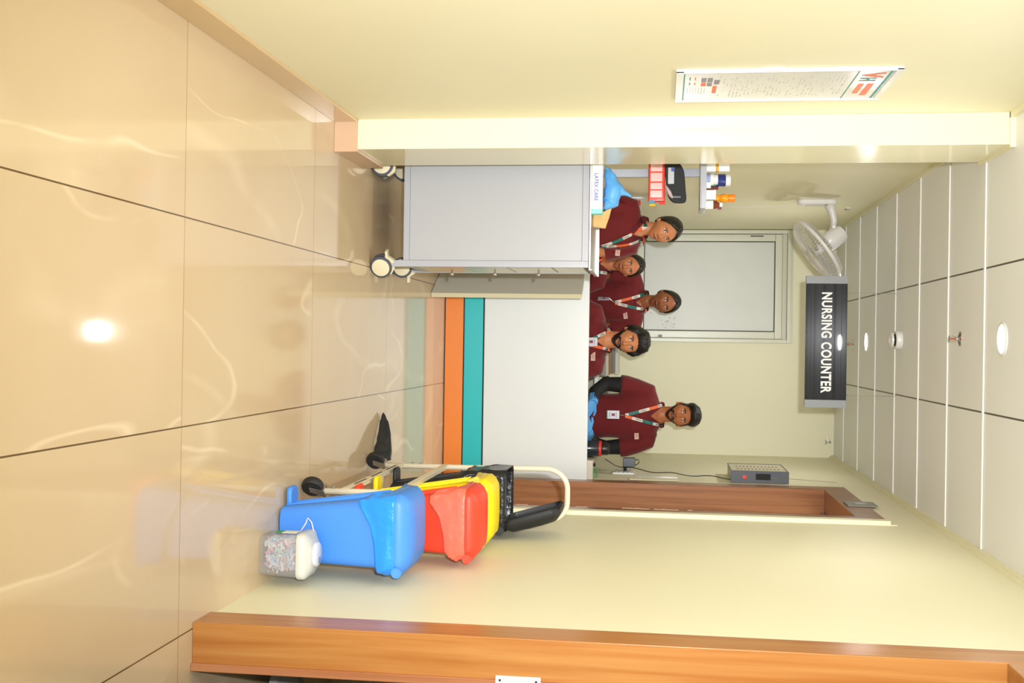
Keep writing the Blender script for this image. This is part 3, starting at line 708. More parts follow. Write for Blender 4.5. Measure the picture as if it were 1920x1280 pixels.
# receiver box
rb = thing('receiver_box', (XR-.04, 7.4, 1.80), 'dark fronted metal box with red rocker switch high on the right wall', 'box')
b = B(); b.box(XR-.072, XR-.001, 7.172, 7.62, 1.803, 2.148); obj('casing', b, mat('casing_cream', lin(200, 192, 168), .4), rb, bevel=.002)
b = B(); b.box(XR-.076, XR-.0005, 7.155, 7.172, 1.798, 2.152); b.box(XR-.0745, XR-.0725, 7.172, 7.62, 1.799, 1.806); b.box(XR-.0745, XR-.0725, 7.172, 7.62, 2.145, 2.151); b.box(XR-.0745, XR-.0725, 7.612, 7.62, 1.8, 2.15); obj('front_plate', b, mat('slate_metal', lin(74, 78, 88), .4), rb, bevel=.001)
b = B(); b.box(XR-.048, XR-.026, 7.150, 7.156, 1.868, 1.894); obj('rocker_switch', b, mat('red_switch', lin(226, 60, 36), .35), rb, bevel=.002)
b = B(); b.box(XR-.06, XR-.022, 7.152, 7.156, 1.95, 2.04); obj('display', b, BLACKM, rb)
b = B()
for i in range(12):
    for j in range(2): b.box(XR-.0735, XR-.0718, 7.28+j*.14, 7.30+j*.14+.03, 1.845+i*.023, 1.853+i*.023)
obj('vent_slots', b, mat('slot_brown', lin(140, 126, 100), .7), rb)
b = B(); b.tube([(XR-.035, 7.15, 2.05), (XR-.035, 7.149, 2.15), (XR-.02, 7.16, 2.44)], .0016, 6); obj('aerial', b, CHROME, rb)
b = B(); pts = []
for i in range(40):
    t_ = i/39; z = 1.80-.70*t_; y = 7.22+.22*t_+.02*math.sin(t_*7); x = XR-.012-.03*t_**2-.012*math.sin(t_*9)**2
    pts.append((x, y, z))
pts += [(XR-.055, 7.46, 1.06), (XR-.08, 7.42, 1.03), (XR-.1, 7.40, 1.0)]
b.tube(pts, .0028, 8); tag(obj('power_cable', b, BLACK, smooth=True), 'thin black cable running down the right wall from the receiver box', 'cable')
# clear sleeve with papers on right wall
ps = thing('paper_sleeve', (XR, 7.1, 1.15), 'cream papers tucked in a clear sleeve on the right wall by the brown door frame', 'papers')
b = B(); b.prism([(7.10, 1.17), (7.19, 1.165), (7.25, 1.20), (7.18, 1.45), (7.14, 1.48), (7.10, 1.47)], lambda u, v, w_: (XR-.004-w_, u, v), .004); obj('paper', b, mat('cream_paper', lin(236, 230, 200), .6), ps)
b = B(); b.box(XR-.012, XR-.001, 7.26, 7.36, 1.20, 1.47); obj('clear_sleeve', b, mat('clear_film', lin(220, 220, 210), .1, alpha=.35), ps)

# ------------------------------------------------------------------ on the counter
DZ = .75
th = thing('thermos_flask', (.655, 7.16, DZ), 'black steel thermos flask with a red ring on the counter', 'flask')
NAVY = mat('thermos_black', lin(34, 44, 50), .22)
b = B(); b.revolve((.655, 7.16, DZ), (0, 0, 1), [(.046, 0), (.05, .006), (.05, .215), (.047, .222)], 32); smooth_by_angle(obj('body', b, NAVY, th))
b = B(); b.revolve((.655, 7.16, DZ), (0, 0, 1), [(.049, .2225), (.050, .226), (.050, .236), (.047, .240)], 32); smooth_by_angle(obj('ring', b, mat('ring_red', lin(216, 50, 38), .35), th))
b = B(); b.revolve((.655, 7.16, DZ), (0, 0, 1), [(.040, .2405), (.041, .245), (.040, .275), (.034, .287), (.02, .29)], 32); smooth_by_angle(obj('lid', b, BLACK, th))
cb = thing('paper_carton', (.78, 7.03, .90), 'pale cardboard carton end standing at the right end of the counter', 'box')
b = B(); b.box(.718, .835, 7.015, 7.16, DZ, .943); obj('carton', b, mat('pale_card', lin(212, 204, 188), .7, var=.05, vscale=30), cb, bevel=.001)
b = B(); b.tube([(.795+.03*math.cos(a), 7.07, .957+.012*math.sin(a)) for a in np.linspace(0, 2*PI, 20)[:-1]], .003, 6, closed=True); tag(obj('green_band', b, mat('green_rubber', lin(30, 160, 80), .4), smooth=True), 'green rubber loop lying on the pale carton at the counter end', 'band')
b = B(); b.ell((.748, 7.05, .952), .014, .012, .0085, 12, 8); b.ell((.758, 7.04, .958), .004, .004, .004, 8, 6, 1); tag(obj('black_clip', b, [BLACK, CHROME], smooth=True), 'small black clip with a shiny tip on the pale carton', 'clip')

# ------------------------------------------------------------------ bins on their trolley
def bin_(name, label, colmat, x, y, z, liner, liner_fn, lid='closed', sc=1.0, thingcat='bin'):
    """x=(bottom0,bottom1,top0,top1), y likewise, z=(z0,z1)"""
    xb0, xb1, xt0, xt1 = x; yb0, yb1, yt0, yt1 = y; z0, z1 = z
    t = thing(name, ((xb0+xb1)/2, (yb0+yb1)/2, z0), label, thingcat, 'pedal bins along the right wall')
    def ring(u, off=0, zz=None):
        a0 = xb0*(1-u)+xt0*u-off; a1 = xb1*(1-u)+xt1*u+off; c0 = yb0*(1-u)+yt0*u-off; c1 = yb1*(1-u)+yt1*u+off
        return rr((a0+a1)/2, (c0+c1)/2, (a1-a0)/2, (c1-c0)/2, .035, z0+(z1-z0)*u if zz is None else zz, 5)
    b = B(); b.loft([ring(0, -.01), ring(.02), ring(.15), ring(.5), ring(.93), ring(.93, .008), ring(1, .008), ring(1, -.004), ring(.9, -.008)], cap=True)
    b.f = b.f
    o_ = obj('body', b, colmat, t); smooth_by_angle(o_, .6)
    # front ribs
    b = B(); xm = .5*(yb0+yb1)
    for dy in (-.03, .03):
        b.prism([(xb0, .02), (xb0+.012, .02), (xt0+.012, .40/.46), (xt0, .40/.46)], lambda u, v, w_, dy=dy: (u-.006, xm+dy+w_-.006+(yt0+yt1-yb0-yb1)/2*v*.9, z0+(z1-z0)*v), .012)
    obj('front_rib', b, colmat, t, bevel=.003)
    b = B(); b.loft([rr(xb0-.03, xm, .035, .04, .02, z0+.012, 5), rr(xb0-.032, xm, .036, .042, .02, z0+.022, 5), rr(xb0-.03, xm, .033, .038, .02, z0+.03, 5)]); b2 = obj('pedal', b, colmat, t, bevel=.002)
    # hinge rod
    hx, hz = xt1+.004, z1+.008
    b = B(); b.cyl((hx, yt0-.012, hz), (hx, yt1+.012, hz), .018, n=24); b.cyl((hx, yt0-.015, hz), (hx, yt0-.011, hz), .012, n=20)
    o_ = obj('hinge_rod', b, colmat, t); smooth_by_angle(o_)
    # lid
    hx0, hx1, hy0, hy1 = xt0-.014, xt1+.008, yt0-.014, yt1+.014
    cx_, cy_ = (hx0+hx1)/2, (hy0+hy1)/2
    rs = [rr(cx_, cy_, (hx1-hx0)/2-.004, (hy1-hy0)/2-.004, .04, z1-.006, 6), rr(cx_, cy_, (hx1-hx0)/2, (hy1-hy0)/2, .042, z1+.0, 6), rr(cx_, cy_, (hx1-hx0)/2, (hy1-hy0)/2, .042, z1+.018, 6), rr(cx_, cy_, (hx1-hx0)/2-.012, (hy1-hy0)/2-.012, .045, z1+.036, 6),
          rr(cx_, cy_, (hx1-hx0)/2-.03, (hy1-hy0)/2-.03, .045, z1+.050, 6), rr(cx_, cy_, (hx1-hx0)/2-.08, (hy1-hy0)/2-.08, .03, z1+.058, 6)]
    if lid == 'closed':
        b = B(); b.loft(rs); o_ = obj('lid', b, colmat, t); smooth_by_angle(o_, .7)
    else:
        b = B(); inner = [[(p[0]*.955+cx_*.045, p[1]*.955+cy_*.045, p[2]-.006) for p in r] for r in rs[1:]][::-1]
        b.loft(rs[1:]+inner, cap=False); b.f.append(tuple(range(len(rs[0])*4, len(rs[0])*5)))
        b.m.append(0)
        ang = math.radians(-74)
        def rot(p):
            dx, dz = p[0]-hx+.004, p[2]-z1-.01; c_, s_2 = math.cos(-ang), math.sin(-ang)
            return (hx-.02+dx*c_+dz*s_2, p[1], z1+.02+(-dx*s_2+dz*c_)*1.0)
        b.v = [rot(v) for v in b.v]; o_ = obj('lid', b, colmat, t); smooth_by_angle(o_, .7)
    # liner skirt folded over the rim
    if liner:
        per = ring(1); n = len(per); rows = 16; rings = []
        for k in range(rows):
            row = []
            for j in range(n*3):
                jj = (j/3) % n; i0 = int(jj); fr = jj-i0
                def at(u, off):
                    r = ring(u, off); p = Vector(r[i0]).lerp(Vector(r[(i0+1) % n]), fr); return p
                px_, py_ = at(1, 0).x, at(1, 0).y
                fx = (px_-xt0)/(xt1-xt0); fy = (py_-yt0)/(yt1-yt0)
                d = liner_fn(fx, fy)
                u = 1.0-(d/(z1-z0))*k/(rows-1)
                p = at(u, .013+.004*(k/(rows-1)))
                q = noise.noise_vector(p*22+Vector((3*d, 0, z0*9)))*.010*min(1, k/5)
                q2 = noise.noise_vector(Vector((p.x*45, p.y*45, p.z*8)))*.006*min(1, k/5)
                cr = (.5-abs(noise.noise(Vector((p.x*16+p.z*9, p.y*16, p.z*11+z0*5)))))**2*.040*min(1, k/4)
                cen = Vector(((xt0+xt1)/2, (yt0+yt1)/2, p.z)); p = p+q+q2+(p-cen).normalized()*cr
                if lid == 'closed': p.z = min(p.z, z1+.002)
                else: p.z += .03*max(0, 1-k/5)
                row.append(p)
            rings.append(row)
        b = B(); b.loft(rings, cap=False); o_ = obj('liner_bag', b, liner, t, smooth=True); md = o_.modifiers.new('s', 'SOLIDIFY'); md.thickness = .001
    return t
def plast(n, c, a=1, r=.48): return mat(n, lin(*c), r, alpha=a, spec=.5)
SMF = 0
sm = lambda a, b_, x: max(0, min(1, (x-a)/(b_-a)))**2*(3-2*max(0, min(1, (x-a)/(b_-a))))
def drape(l, r_, far=.03):
    def f(fx, fy):
        near = 1-sm(.0, .5, fy)
        return far+(max(0, (l+(r_-l)*fx)-far))*near*(1+.15*math.sin(fx*9))
    return f
BB = plast('bin_blue', (70, 140, 232)); BR = plast('bin_red', (240, 66, 38)); BY_ = plast('bin_yellow', (248, 222, 10)); BK = plast('bin_black', (30, 32, 34))
LB = mat('liner_blue', lin(40, 146, 246), .25, alpha=.95, bump=.5, bscale=28); LR = mat('liner_red', lin(246, 112, 88), .35, alpha=.97, bump=.5, bscale=28); LY = mat('liner_yellow', lin(232, 206, 80), .3, alpha=.95); LK = mat('liner_black', lin(30, 31, 33), .25, bump=.5, bscale=30)
bin_('pedal_bin', 'blue pedal bin with a blue liner standing on the floor, nearest of the bins', BB, (.60, .795, .540, .79), (3.90, 4.10, 3.80, 4.085), (0, .455), LB, drape(.13, .05))
bin_('pedal_bin', 'red pedal bin with a pale red liner behind the blue bin', BR, (.625, .79, .56, .80), (4.25, 4.36, 4.15, 4.39), (.17, .64), LR, drape(.14, .06))
bin_('pedal_bin', 'yellow pedal bin between the red and the black bins', BY_, (.625, .79, .56, .80), (4.53, 4.65, 4.47, 4.71), (.17, .64), LY, drape(.05, .03))
bin_('pedal_bin', 'black pedal bin with its lid open against the wall', BK, (.625, .79, .56, .80), (4.87, 4.99, 4.81, 5.06), (.17, .67), LK, drape(.22, .18, .16), lid='open')
IV = mat('ivory_enamel', lin(232, 222, 196), .35, var=.05, vscale=30)
bt = thing('bin_trolley', (.6, 4.67, 0), 'ivory tubular steel trolley on black casters carrying the red, yellow and black bins', 'trolley')
TXF = .575
b = B(); b.tube([(TXF, 4.19, .085), (TXF, 4.19, .40), (TXF+.02, 4.19, .425), (.60, 4.19, .43)], .013, 12); obj('near_post', b, IV, bt, smooth=True)
pts = [(TXF, 5.14, .085), (TXF, 5.14, .5), (TXF-.005, 5.14, .84)]
for k in range(1, 9):
    a = PI/2*k/8; pts.append((TXF+.085-.09*math.cos(a), 5.14, .84+.10*math.sin(a)))
pts += [(.72, 5.14, .94)]
for k in range(1, 9):
    a = PI/2*k/8; pts.append((.72+.085*math.sin(a), 5.14, .94-.09*(1-math.cos(a))))
pts += [(.805, 5.14, .6), (.805, 5.14, .085)]
b = B(); b.tube(pts, .0125, 14); obj('push_handle', b, IV, bt, smooth=True)
b = B(); b.tube([(.805, 4.19, .085), (.805, 4.19, .16)], .0125, 12); obj('rear_post', b, IV, bt, smooth=True)
for z in (.165, .375):
    b = B(); b.box(TXF-.012, TXF+.010, 4.19, 5.14, z-.004, z+.004); b.box(TXF-.014, TXF-.010, 4.19, 5.14, z-.014, z+.014)
    o_ = obj('front_rail', b, IV, bt, bevel=.001)
    if z < .2:
        b = B()
        for k in range(3): b.box(TXF-.0146, TXF-.0138, 4.32+k*.26, 4.50+k*.26, z-.003, z+.005)
        obj('slot', b, BLACKM, o_)
for y in (4.40, 4.77, 5.10):
    b = B(); b.box(TXF-.004, .805, y-.012, y+.012, .152, .1675); obj('cross_bar', b, IV, bt, bevel=.001)
b = B(); b.box(.795, .815, 4.19, 5.14, .155, .168); obj('rear_rail', b, IV, bt)
b = B()
for y, z in ((4.19, .12), (5.14, .215), (5.14, .255)): b.cyl((TXF-.0135, y, z), (TXF-.018, y, z), .006, n=10)
obj('bolt', b, STEEL, bt)
RUB = mat('black_rubber', lin(34, 32, 32), .55)
def bcaster(x, y, ang, r=.042):
    ax = Vector((math.cos(ang), math.sin(ang), 0)); fw_ = Vector((-ax.y, ax.x, 0)); c = Vector((x, y, r))+fw_*.025
    b = B(); b.revolve(c, ax, [(r*.55, -.014), (r*.9, -.016), (r, -.009), (r, .009), (r*.9, .016), (r*.55, .014)], 28)
    w_ = obj('wheel', b, RUB, bt); smooth_by_angle(w_)
    b = B()
    for s in (-1, 1): b.prism([(-.012, -.008), (.012, -.008), (-.005, .048), (-.04, .048)], lambda u, v, t, s=s: c+fw_*u+Vector((0, 0, v))+ax*(s*.019+t-.001), .002)
    b.obox(Vector((x, y, .085))+fw_*.0, ax, fw_, (0, 0, 1), .021, .022, .003)
    obj('fork', b, STEEL, w_)
bcaster(TXF, 4.19, PI*.5+.7); bcaster(TXF, 5.14, PI*.5+.5); bcaster(.805, 4.19, PI*.5); bcaster(.805, 5.14, PI*.5)
# black polythene scrap by the far caster
PLK = mat('black_polythene', lin(40, 42, 44), .22, bump=.3, bscale=50)
def sheet(u, v):
    # v: 0 tip .. 1 wide end, u across height
    x = .375+.185*v; zt = .020+.055*v**.8; y = 5.30-.10*v
    notch = .02*(1-min(1, v*5))*(1 if .35 < u < .65 else 0)
    return (x+notch, y+.02*math.sin(u*5+v*7), .002+zt*u*1.0)
b = B(); rings = []
for i in range(25):
    v = i/24; row = []
    for j in range(16):
        a = 2*PI*j/16; x = .365+.20*v; hz = .012+.034*v**.6; hy = .006+.026*v
        tip = .02*math.cos(2*a) if v < .08 else 0
        p = Vector((x-tip, 5.37-.14*v+hy*math.cos(a), .003+hz*(1+math.sin(a))))
        q = noise.noise_vector(Vector((p.x*16, p.y*30, p.z*30)))*.012*v
        p += q; p.z = max(p.z, .0015); row.append(p)
    rings.append(row)
b.loft(rings); tag(obj('polythene_bag', b, PLK, smooth=True), 'twisted black polythene bag lying on the floor by the far bin trolley caster', 'bag')

# sharps container
sc = thing('sharps_container', (.74, 3.68, 0), 'clear square sharps container with white lid on the floor against the blue bin', 'container')
SX0, SX1, SY0, SY1 = .668, .808, 3.735-.0, 3.735+.128
SY0, SY1 = 3.715, 3.838
CLR = mat('clear_container', lin(206, 204, 202), .12, alpha=.3)
b = B(); b.loft([rr((SX0+SX1)/2, (SY0+SY1)/2, .066, .060, .02, .001), rr((SX0+SX1)/2, (SY0+SY1)/2, .069, .063, .022, .006), rr((SX0+SX1)/2, (SY0+SY1)/2, .074, .067, .022, .135)]); o_ = obj('tub', b, CLR, sc); smooth_by_angle(o_)
SW = mat('sharps_white', lin(200, 200, 192), .35)
cx_, cy_ = (SX0+SX1)/2, (SY0+SY1)/2
b = B(); b.loft([rr(cx_, cy_, .076, .070, .024, .132), rr(cx_, cy_, .079, .073, .026, .136), rr(cx_, cy_, .079, .073, .026, .156), rr(cx_, cy_, .074, .068, .026, .164), rr(cx_, cy_, .055, .05, .026, .176), rr(cx_, cy_, .05, .046, .026, .180)]); o_ = obj('lid', b, SW, sc); smooth_by_angle(o_)
b = B(); b.revolve((cx_, cy_+.005, .180), (0, 0, 1), [(.042, 0), (.042, .008), (.036, .012), (.01, .013)], 28); ol = obj('flap', b, mat('sharps_flap', lin(222, 222, 224), .25), o_); smooth_by_angle(ol)
b = B(); b.revolve((cx_+.02, cy_+.005, .193), (0, 0, 1), [(.012, 0), (.012, .002)], 14); obj('flap_hole', b, mat('flap_blue', lin(130, 140, 180), .4), o_)
b = B(); b.box(SX0+.012, SX0+.055, SY0-.0055, SY0-.0035, .040, .068, 0); b.box(SX0+.012, SX0+.055, SY0-.0055, SY0-.0035, .068, .118, 1)
b.v = [(v[0]-.006, v[1]+.002, v[2]) for v in b.v]
b2 = B(); b2.box(SX0-.0065, SX0-.005, SY0+.03, SY0+.075, .045, .070, 0); b2.box(SX0-.0065, SX0-.005, SY0+.03, SY0+.075, .070, .122, 1)
obj('sticker', b2, [mat('sticker_green', lin(60, 160, 90), .5), mat('sticker_cream', lin(240, 232, 206), .5)], sc)
b = B(); b.tube([(SX0-.005, cy_+.02, .12), (SX0-.03, cy_+.025, .135), (SX0-.05, cy_+.03, .142), (SX0-.035, cy_+.03, .155), (SX0-.006, cy_+.025, .165)], .0022, 8); obj('cord', b, mat('lilac_cord', lin(222, 214, 232), .6), sc, smooth=True)
cc = [lin(206, 176, 184), lin(160, 180, 206), lin(196, 194, 192), lin(204, 160, 170), lin(160, 190, 190), lin(212, 212, 212)]
ms = [mat('syringe%d' % i, c, .4) for i, c in enumerate(cc)]
b = B()
for i in range(700):
    p = Vector((random.uniform(SX0+.014, SX1-.014), random.uniform(SY0+.012, SY1-.012), random.uniform(.012, .118)))
    d = Vector((random.gauss(0, 1), random.gauss(0, 1), random.gauss(0, .8))).normalized(); L_ = random.uniform(.015, .045)
    q = p+d*L_
    if not (SX0+.01 < q.x < SX1-.01 and SY0+.01 < q.y < SY1-.01 and .01 < q.z < .125): continue
    b.tube([p, q], random.uniform(.002, .0055), 6, random.randrange(6))
o_ = obj('used_needles', b, ms, sc, label='jumble of pink, blue and white needle caps'); o_['kind'] = 'stuff'

# stool base glimpsed through the near doorway
st = thing('swivel_stool', (1.22, 3.75, 0), 'grey stool base on casters glimpsed through the near doorway', 'stool')
b = B(); b.revolve((1.24, 3.75, 0), (0, 0, 1), [(.03, .07), (.16, .075), (.15, .10), (.05, .15), (.028, .17), (.028, .5)], 28); obj('base', b, mat('stool_grey', lin(150, 152, 150), .4), st, smooth=True); smooth_by_angle(st.children[0])
for k in range(5):
    a = 2*PI*k/5+.5; p = Vector((1.24+.13*math.cos(a), 3.75+.13*math.sin(a), .03)); b = B(); ax = Vector((-math.sin(a), math.cos(a), 0)); b.cyl(p-ax*.012, p+ax*.012, .03, n=20); b.cyl(p+Vector((0, 0, .0)), p+Vector((0, 0, .075)), .008, n=8); obj('caster', b, RUB, st)
b = B(); b.revolve((1.24, 3.75, .5), (0, 0, 1), [(.15, 0), (.17, .01), (.17, .05), (.15, .06)], 28); obj('seat', b, BLACK, st, smooth=True)

# ------------------------------------------------------------------ people
def ss(a, b_, x): t = np.clip((x-a)/(b_-a), 0, 1); return t*t*(3-2*t)
NU, NV = 88, 112
def head_grid(male):
    el = np.linspace(-PI/2+.03, PI/2-.03, NU)[:, None]; az = np.linspace(0, 2*PI, NV, endpoint=False)[None, :]
    X = np.sin(az)*np.cos(el); Y = -np.cos(az)*np.cos(el); Z = np.sin(el)+0*az
    x = X*.075; y = Y*.094; z = Z*.112
    y = np.where(y > 0, y*1.02, y); y = y+.012*ss(.0, .09, z)*(Y > 0)
    s = ss(-.005, -.105, z) if False else ss(.005, .105, -z)
    x = x*(1-(.34 if male else .40)*s**1.4); x = x*(1-.06*ss(.03, .11, z))
    # flatter face, chin brought forward
    fr = ss(0, .8, -Y)
    y = np.where(Y < 0, -.094*np.abs(Y)**.82, y)
    y = y+.030*s*(Y > 0)*Y*-1.6
    y = y-.012*fr*np.exp(-((z+.092)/.02)**2)*np.exp(-(x/.022)**2)
    y = y+.010*fr*s*(1-np.exp(-(x/.03)**2))
    def g(cx, cz, sx, sz): return np.exp(-((x-cx)/sx)**2-((z-cz)/sz)**2)*fr
    # nose
    prof = np.interp(z, [-.047, -.040, -.032, -.022, 0, .018, .03], [0, .010, .023, .022, .013, .007, 0])
    y = y-prof*np.exp(-(np.abs(x)/np.interp(z, [-.04, -.03, 0, .02], [.014, .012, .008, .009]))**2.2)*fr
    for sg_ in (-1, 1):
        y = y-.007*g(sg_*.013, -.033, .007, .007)
        y = y+.009*g(sg_*.031, .012, .016, .011)       # socket
        y = y-.006*g(sg_*.031, .030, .022, .008)       # brow
        y = y-.005*g(sg_*.040, -.018, .018, .018)      # cheek
        y = y-.0025*g(sg_*.031, .010, .012, .006)
    y = y-.0065*g(0, -.0595, .019, .0055)-.0075*g(0, -.070, .016, .006)+.004*g(0, -.0645, .024, .0022)+.003*g(0, -.079, .02, .005)
    return np.stack([x, y, z], -1), (az+0*el), (el+0*az)
def mrot(yaw, pitch, roll):
    return (Matrix.Rotation(yaw, 3, 'Z') @ Matrix.Rotation(pitch, 3, 'X') @ Matrix.Rotation(roll, 3, 'Y'))
def hand(b, wrist, dirv, back, curl=.5, sc=1.0, side=1, mi=0):
    """palm with four fingers and a thumb; back = direction of the back of the hand"""
    w_ = Vector(wrist); d = Vector(dirv).normalized(); n = Vector(back); n = (n-d*n.dot(d)).normalized(); s_ = d.cross(n)*side
    b.tube([w_-d*.02*sc, w_+d*.01*sc, w_+d*.04*sc, w_+d*.075*sc, w_+d*.09*sc], [.027*sc, .029*sc, .038*sc, .040*sc, .030*sc], 14, mi, flat=[.9, .75, .42, .38, .36]) if False else None
    rings = []
    for t, hw, ht in ((-.02, .027, .022), (.012, .029, .018), (.045, .040, .016), (.078, .041, .013), (.094, .034, .008)):
        c = w_+d*t*sc; rings.append([c+s_*math.cos(2*PI*j/14)*hw*sc+n*math.sin(2*PI*j/14)*ht*sc for j in range(14)])
    b.loft(rings, True, mi)
    for k, (o_, L_) in enumerate(((-.030, .058), (-.010, .070), (.010, .076), (.029, .068))):
        p = w_+d*.084*sc+s_*o_*sc; a = 0; P = [p-d*.012*sc, p]; dd = d.copy()
        for j, f_ in enumerate((.45, .32, .23)):
            a += curl*(.5+.25*j); dd = (d*math.cos(a)-n*math.sin(a)); p = p+dd*L_*f_*sc; P.append(p)
        b.tube(P, [.0095*sc, .0092*sc, .0088*sc, .008*sc, .0055*sc], 8, mi)
    p = w_+d*.02*sc+s_*.026*sc*1; P = [w_+d*.008*sc+s_*.016*sc, p]
    dd = (d*.65+s_*.75-n*.15).normalized(); p2 = p+dd*.038*sc; P.append(p2); dd = (d*.9+s_*.35-n*.4*curl).normalized(); P.append(p2+dd*.030*sc)
    b.tube(P, [.014*sc, .0135*sc, .0105*sc, .007*sc], 8, mi)

def vox(o, size, sm_it=0, sm_f=.5):
    m_ = o.modifiers.new('remesh', 'REMESH'); m_.mode = 'VOXEL'; m_.voxel_size = size; m_.use_smooth_shade = True
    if sm_it: s_ = o.modifiers.new('smooth', 'SMOOTH'); s_.iterations = sm_it; s_.factor = sm_f
def bake(o):
    dg = bpy.context.evaluated_depsgraph_get(); dg.update()
    me = bpy.data.meshes.new_from_object(o.evaluated_get(dg)); old = o.data; o.modifiers.clear(); o.data = me; return o

def ribbon(path, normals, w, b, mi_fn, thick=.0012):
    L = 0; N = len(path)
    for i in range(N-1):
        a, c = path[i], path[i+1]; t = (c-a).normalized(); s_ = t.cross(normals[i]).normalized()*w/2
        t2 = (path[min(i+2, N-1)]-path[i]).normalized(); s2 = t2.cross(normals[min(i+1, N-1)]).normalized()*w/2
        if i == 0: ps = s_
        n_ = normals[i]*thick
        b.add([a-ps, a+ps, c+s2, c-s2, a-ps-n_, a+ps-n_, c+s2-n_, c-s2-n_], [(0, 1, 2, 3), (4, 7, 6, 5), (0, 3, 7, 4), (1, 5, 6, 2)], mi_fn(L))
        ps = s2; L += (c-a).length

SHIRT = mat('maroon_scrub', lin(108, 14, 18), .85, bump=.25, bscale=18, sheen=.15, var=.06, vscale=8)
SHIRT2 = mat('maroon_trim', lin(96, 20, 26), .85)
HAIRM = mat('black_hair', lin(26, 22, 20), .42, bump=.5, bscale=120)
EYEW = mat('eye_white', lin(226, 216, 208), .25); IRIS = mat('iris_dark', lin(28, 16, 12), .12)
LY_W = mat('strap_white', lin(226, 220, 210), .6); LY_T = mat('strap_teal', lin(20, 120, 110), .6); LY_O = mat('strap_orange', lin(238, 104, 52), .6); LY_K = mat('strap_print', lin(40, 36, 40), .6)
NT = mat('name_tag', lin(206, 176, 160), .5); NTI = mat('name_tag_ink', lin(196, 90, 70), .6)
LIPS = {}
def person(label, X, Y, hz, s=1.0, w=1.0, head_yaw=0, head_roll=0, head_pitch=0, body_yaw=0, male=False, skin=(150, 96, 60), hair='bun', beard=0,
           seated=False, arms=None, sleeves=None, lan=None, card=None, tagpos=None, tagrot=0, gloves=False, chest_dx=0, collar=False, torso_lean=0, smile=0, lips=(130, 70, 60)):
    """hz = height of the head centre; local frame: x to the viewer's right, y away, origin under the head"""
    P0 = Vector((X, Y, 0)); Rb = Matrix.Rotation(body_yaw, 3, 'Z')
    def wp(p): return P0+Rb @ Vector(p)
    t = thing('person', (X, Y, 0), label, 'person', 'hospital staff behind the counter')
    sk = mat('skin_%d_%d_%d' % skin, lin(*skin), .48, bump=.03, bscale=80, sss=.05, var=.06, vscale=25)
    dx = chest_dx
    # ---- head
    G, AZ, EL = head_grid(male); Rh = mrot(head_yaw, head_pitch, head_roll); HC = P0+Vector((0, 0, hz))
    def hw(p): return HC+Rh @ (Vector(p)*s)
    hb = B(); hb.loft([[hw(G[i, j]) for j in range(NV)] for i in range(NU)])
    loc = B(); loc.loft([[Vector(G[i, j]) for j in range(NV)] for i in range(NU)])
    bvh = BVHTree.FromPolygons([Vector(v) for v in loc.v], loc.f)
    def fy(x, z):
        h = bvh.ray_cast(Vector((x, -.3, z)), Vector((0, 1, 0))); return h[0].y if h[0] else -.08
    for sg_ in (-1, 1):
        e = B(); e.ell((0, 0, 0), .007, .017, .031, 12, 10); e.ell((sg_*.003, -.004, .004), .004, .009, .018, 8, 8)
        Re = mrot(sg_*.45, -.12, 0); hb.add([hw(Re @ Vector(v)+Vector((sg_*.077, .012, -.008))) for v in e.v], e.f)
    # ---- neck, torso, arms, legs
    zc = hz
    def el_ring(cx, cy, rx, ry, z, n=28, pw=1.0):
        return [wp((cx+rx*math.copysign(abs(math.cos(a))**pw, math.cos(a)), cy+ry*math.copysign(abs(math.sin(a))**pw, math.sin(a)), z)) for a in [2*PI*j/n for j in range(n)]]
    nr = (.058 if male else .049)*s
    sw = w*s
    hip = hz-.80*s if not seated else .50
    def torso(off, low):
        T = [(.02*dx, .018, nr, nr*1.02, hz-.060*s), (.1*dx, .022, nr*1.0, nr*1.02, hz-.105*s), (.3*dx, .026, nr*1.15, nr*1.1, hz-.135*s), (.5*dx, .028, .098*sw, .070*s, hz-.155*s), (.7*dx, .026, .145*sw, .088*s, hz-.180*s),
             (.85*dx, .020, .176*sw, .100*s, hz-.215*s), (dx, .015, .178*sw, .108*s, hz-.27*s), (dx, .012, .165*sw, .115*s, hz-.34*s), (dx, .015, .155*sw, .112*s, hz-.43*s), (dx, .02, .152*sw, .108*s, hz-.52*s), (dx, .025, .168*sw, .115*s, max(low, hz-.62*s))]
        return [el_ring(cx, cy, rx+off, ry+off, z, pw=.92 if k > 3 else 1) for k, (cx, cy, rx, ry, z) in enumerate(T)]
    bb = B(); bb.v = list(hb.v); bb.f = list(hb.f); bb.m = list(hb.m)
    bb.loft(torso(-.004, hz-.66*s))
    if arms is None:
        A = []
        for sg_ in (-1, 1):
            if seated: A.append([(dx+sg_*.165*sw, .02, hz-.225*s), (dx+sg_*.205*sw, .0, hz-.36*s), (dx+sg_*.20*sw, -.02, hz-.49*s), (dx+sg_*.13*sw, -.16, hz-.56*s), (dx+sg_*.08*sw, -.25, hz-.60*s)])
            else: A.append([(dx+sg_*.165*sw, .02, hz-.225*s), (dx+sg_*.205*sw, .02, hz-.36*s), (dx+sg_*.215*sw, .03, hz-.50*s), (dx+sg_*.215*sw, -.01, hz-.62*s), (dx+sg_*.205*sw, -.05, hz-.74*s)])
    else: A = arms
    for k, a in enumerate(A):
        bb.tube([wp(p) for p in a], [.054*s, .050*s, .042*s, .036*s, .026*s], 14)
        d = Vector(a[-1])-Vector(a[-2]); sd = -1 if k == 0 else 1
        bk = Vector((sd*1.0, 0, .0)) if arms is None and not seated else Vector((0, -.6, .8))
        if not gloves: hand(bb, wp(a[-1]), Rb @ d, Rb @ bk, .45, s, 1 if k else -1)
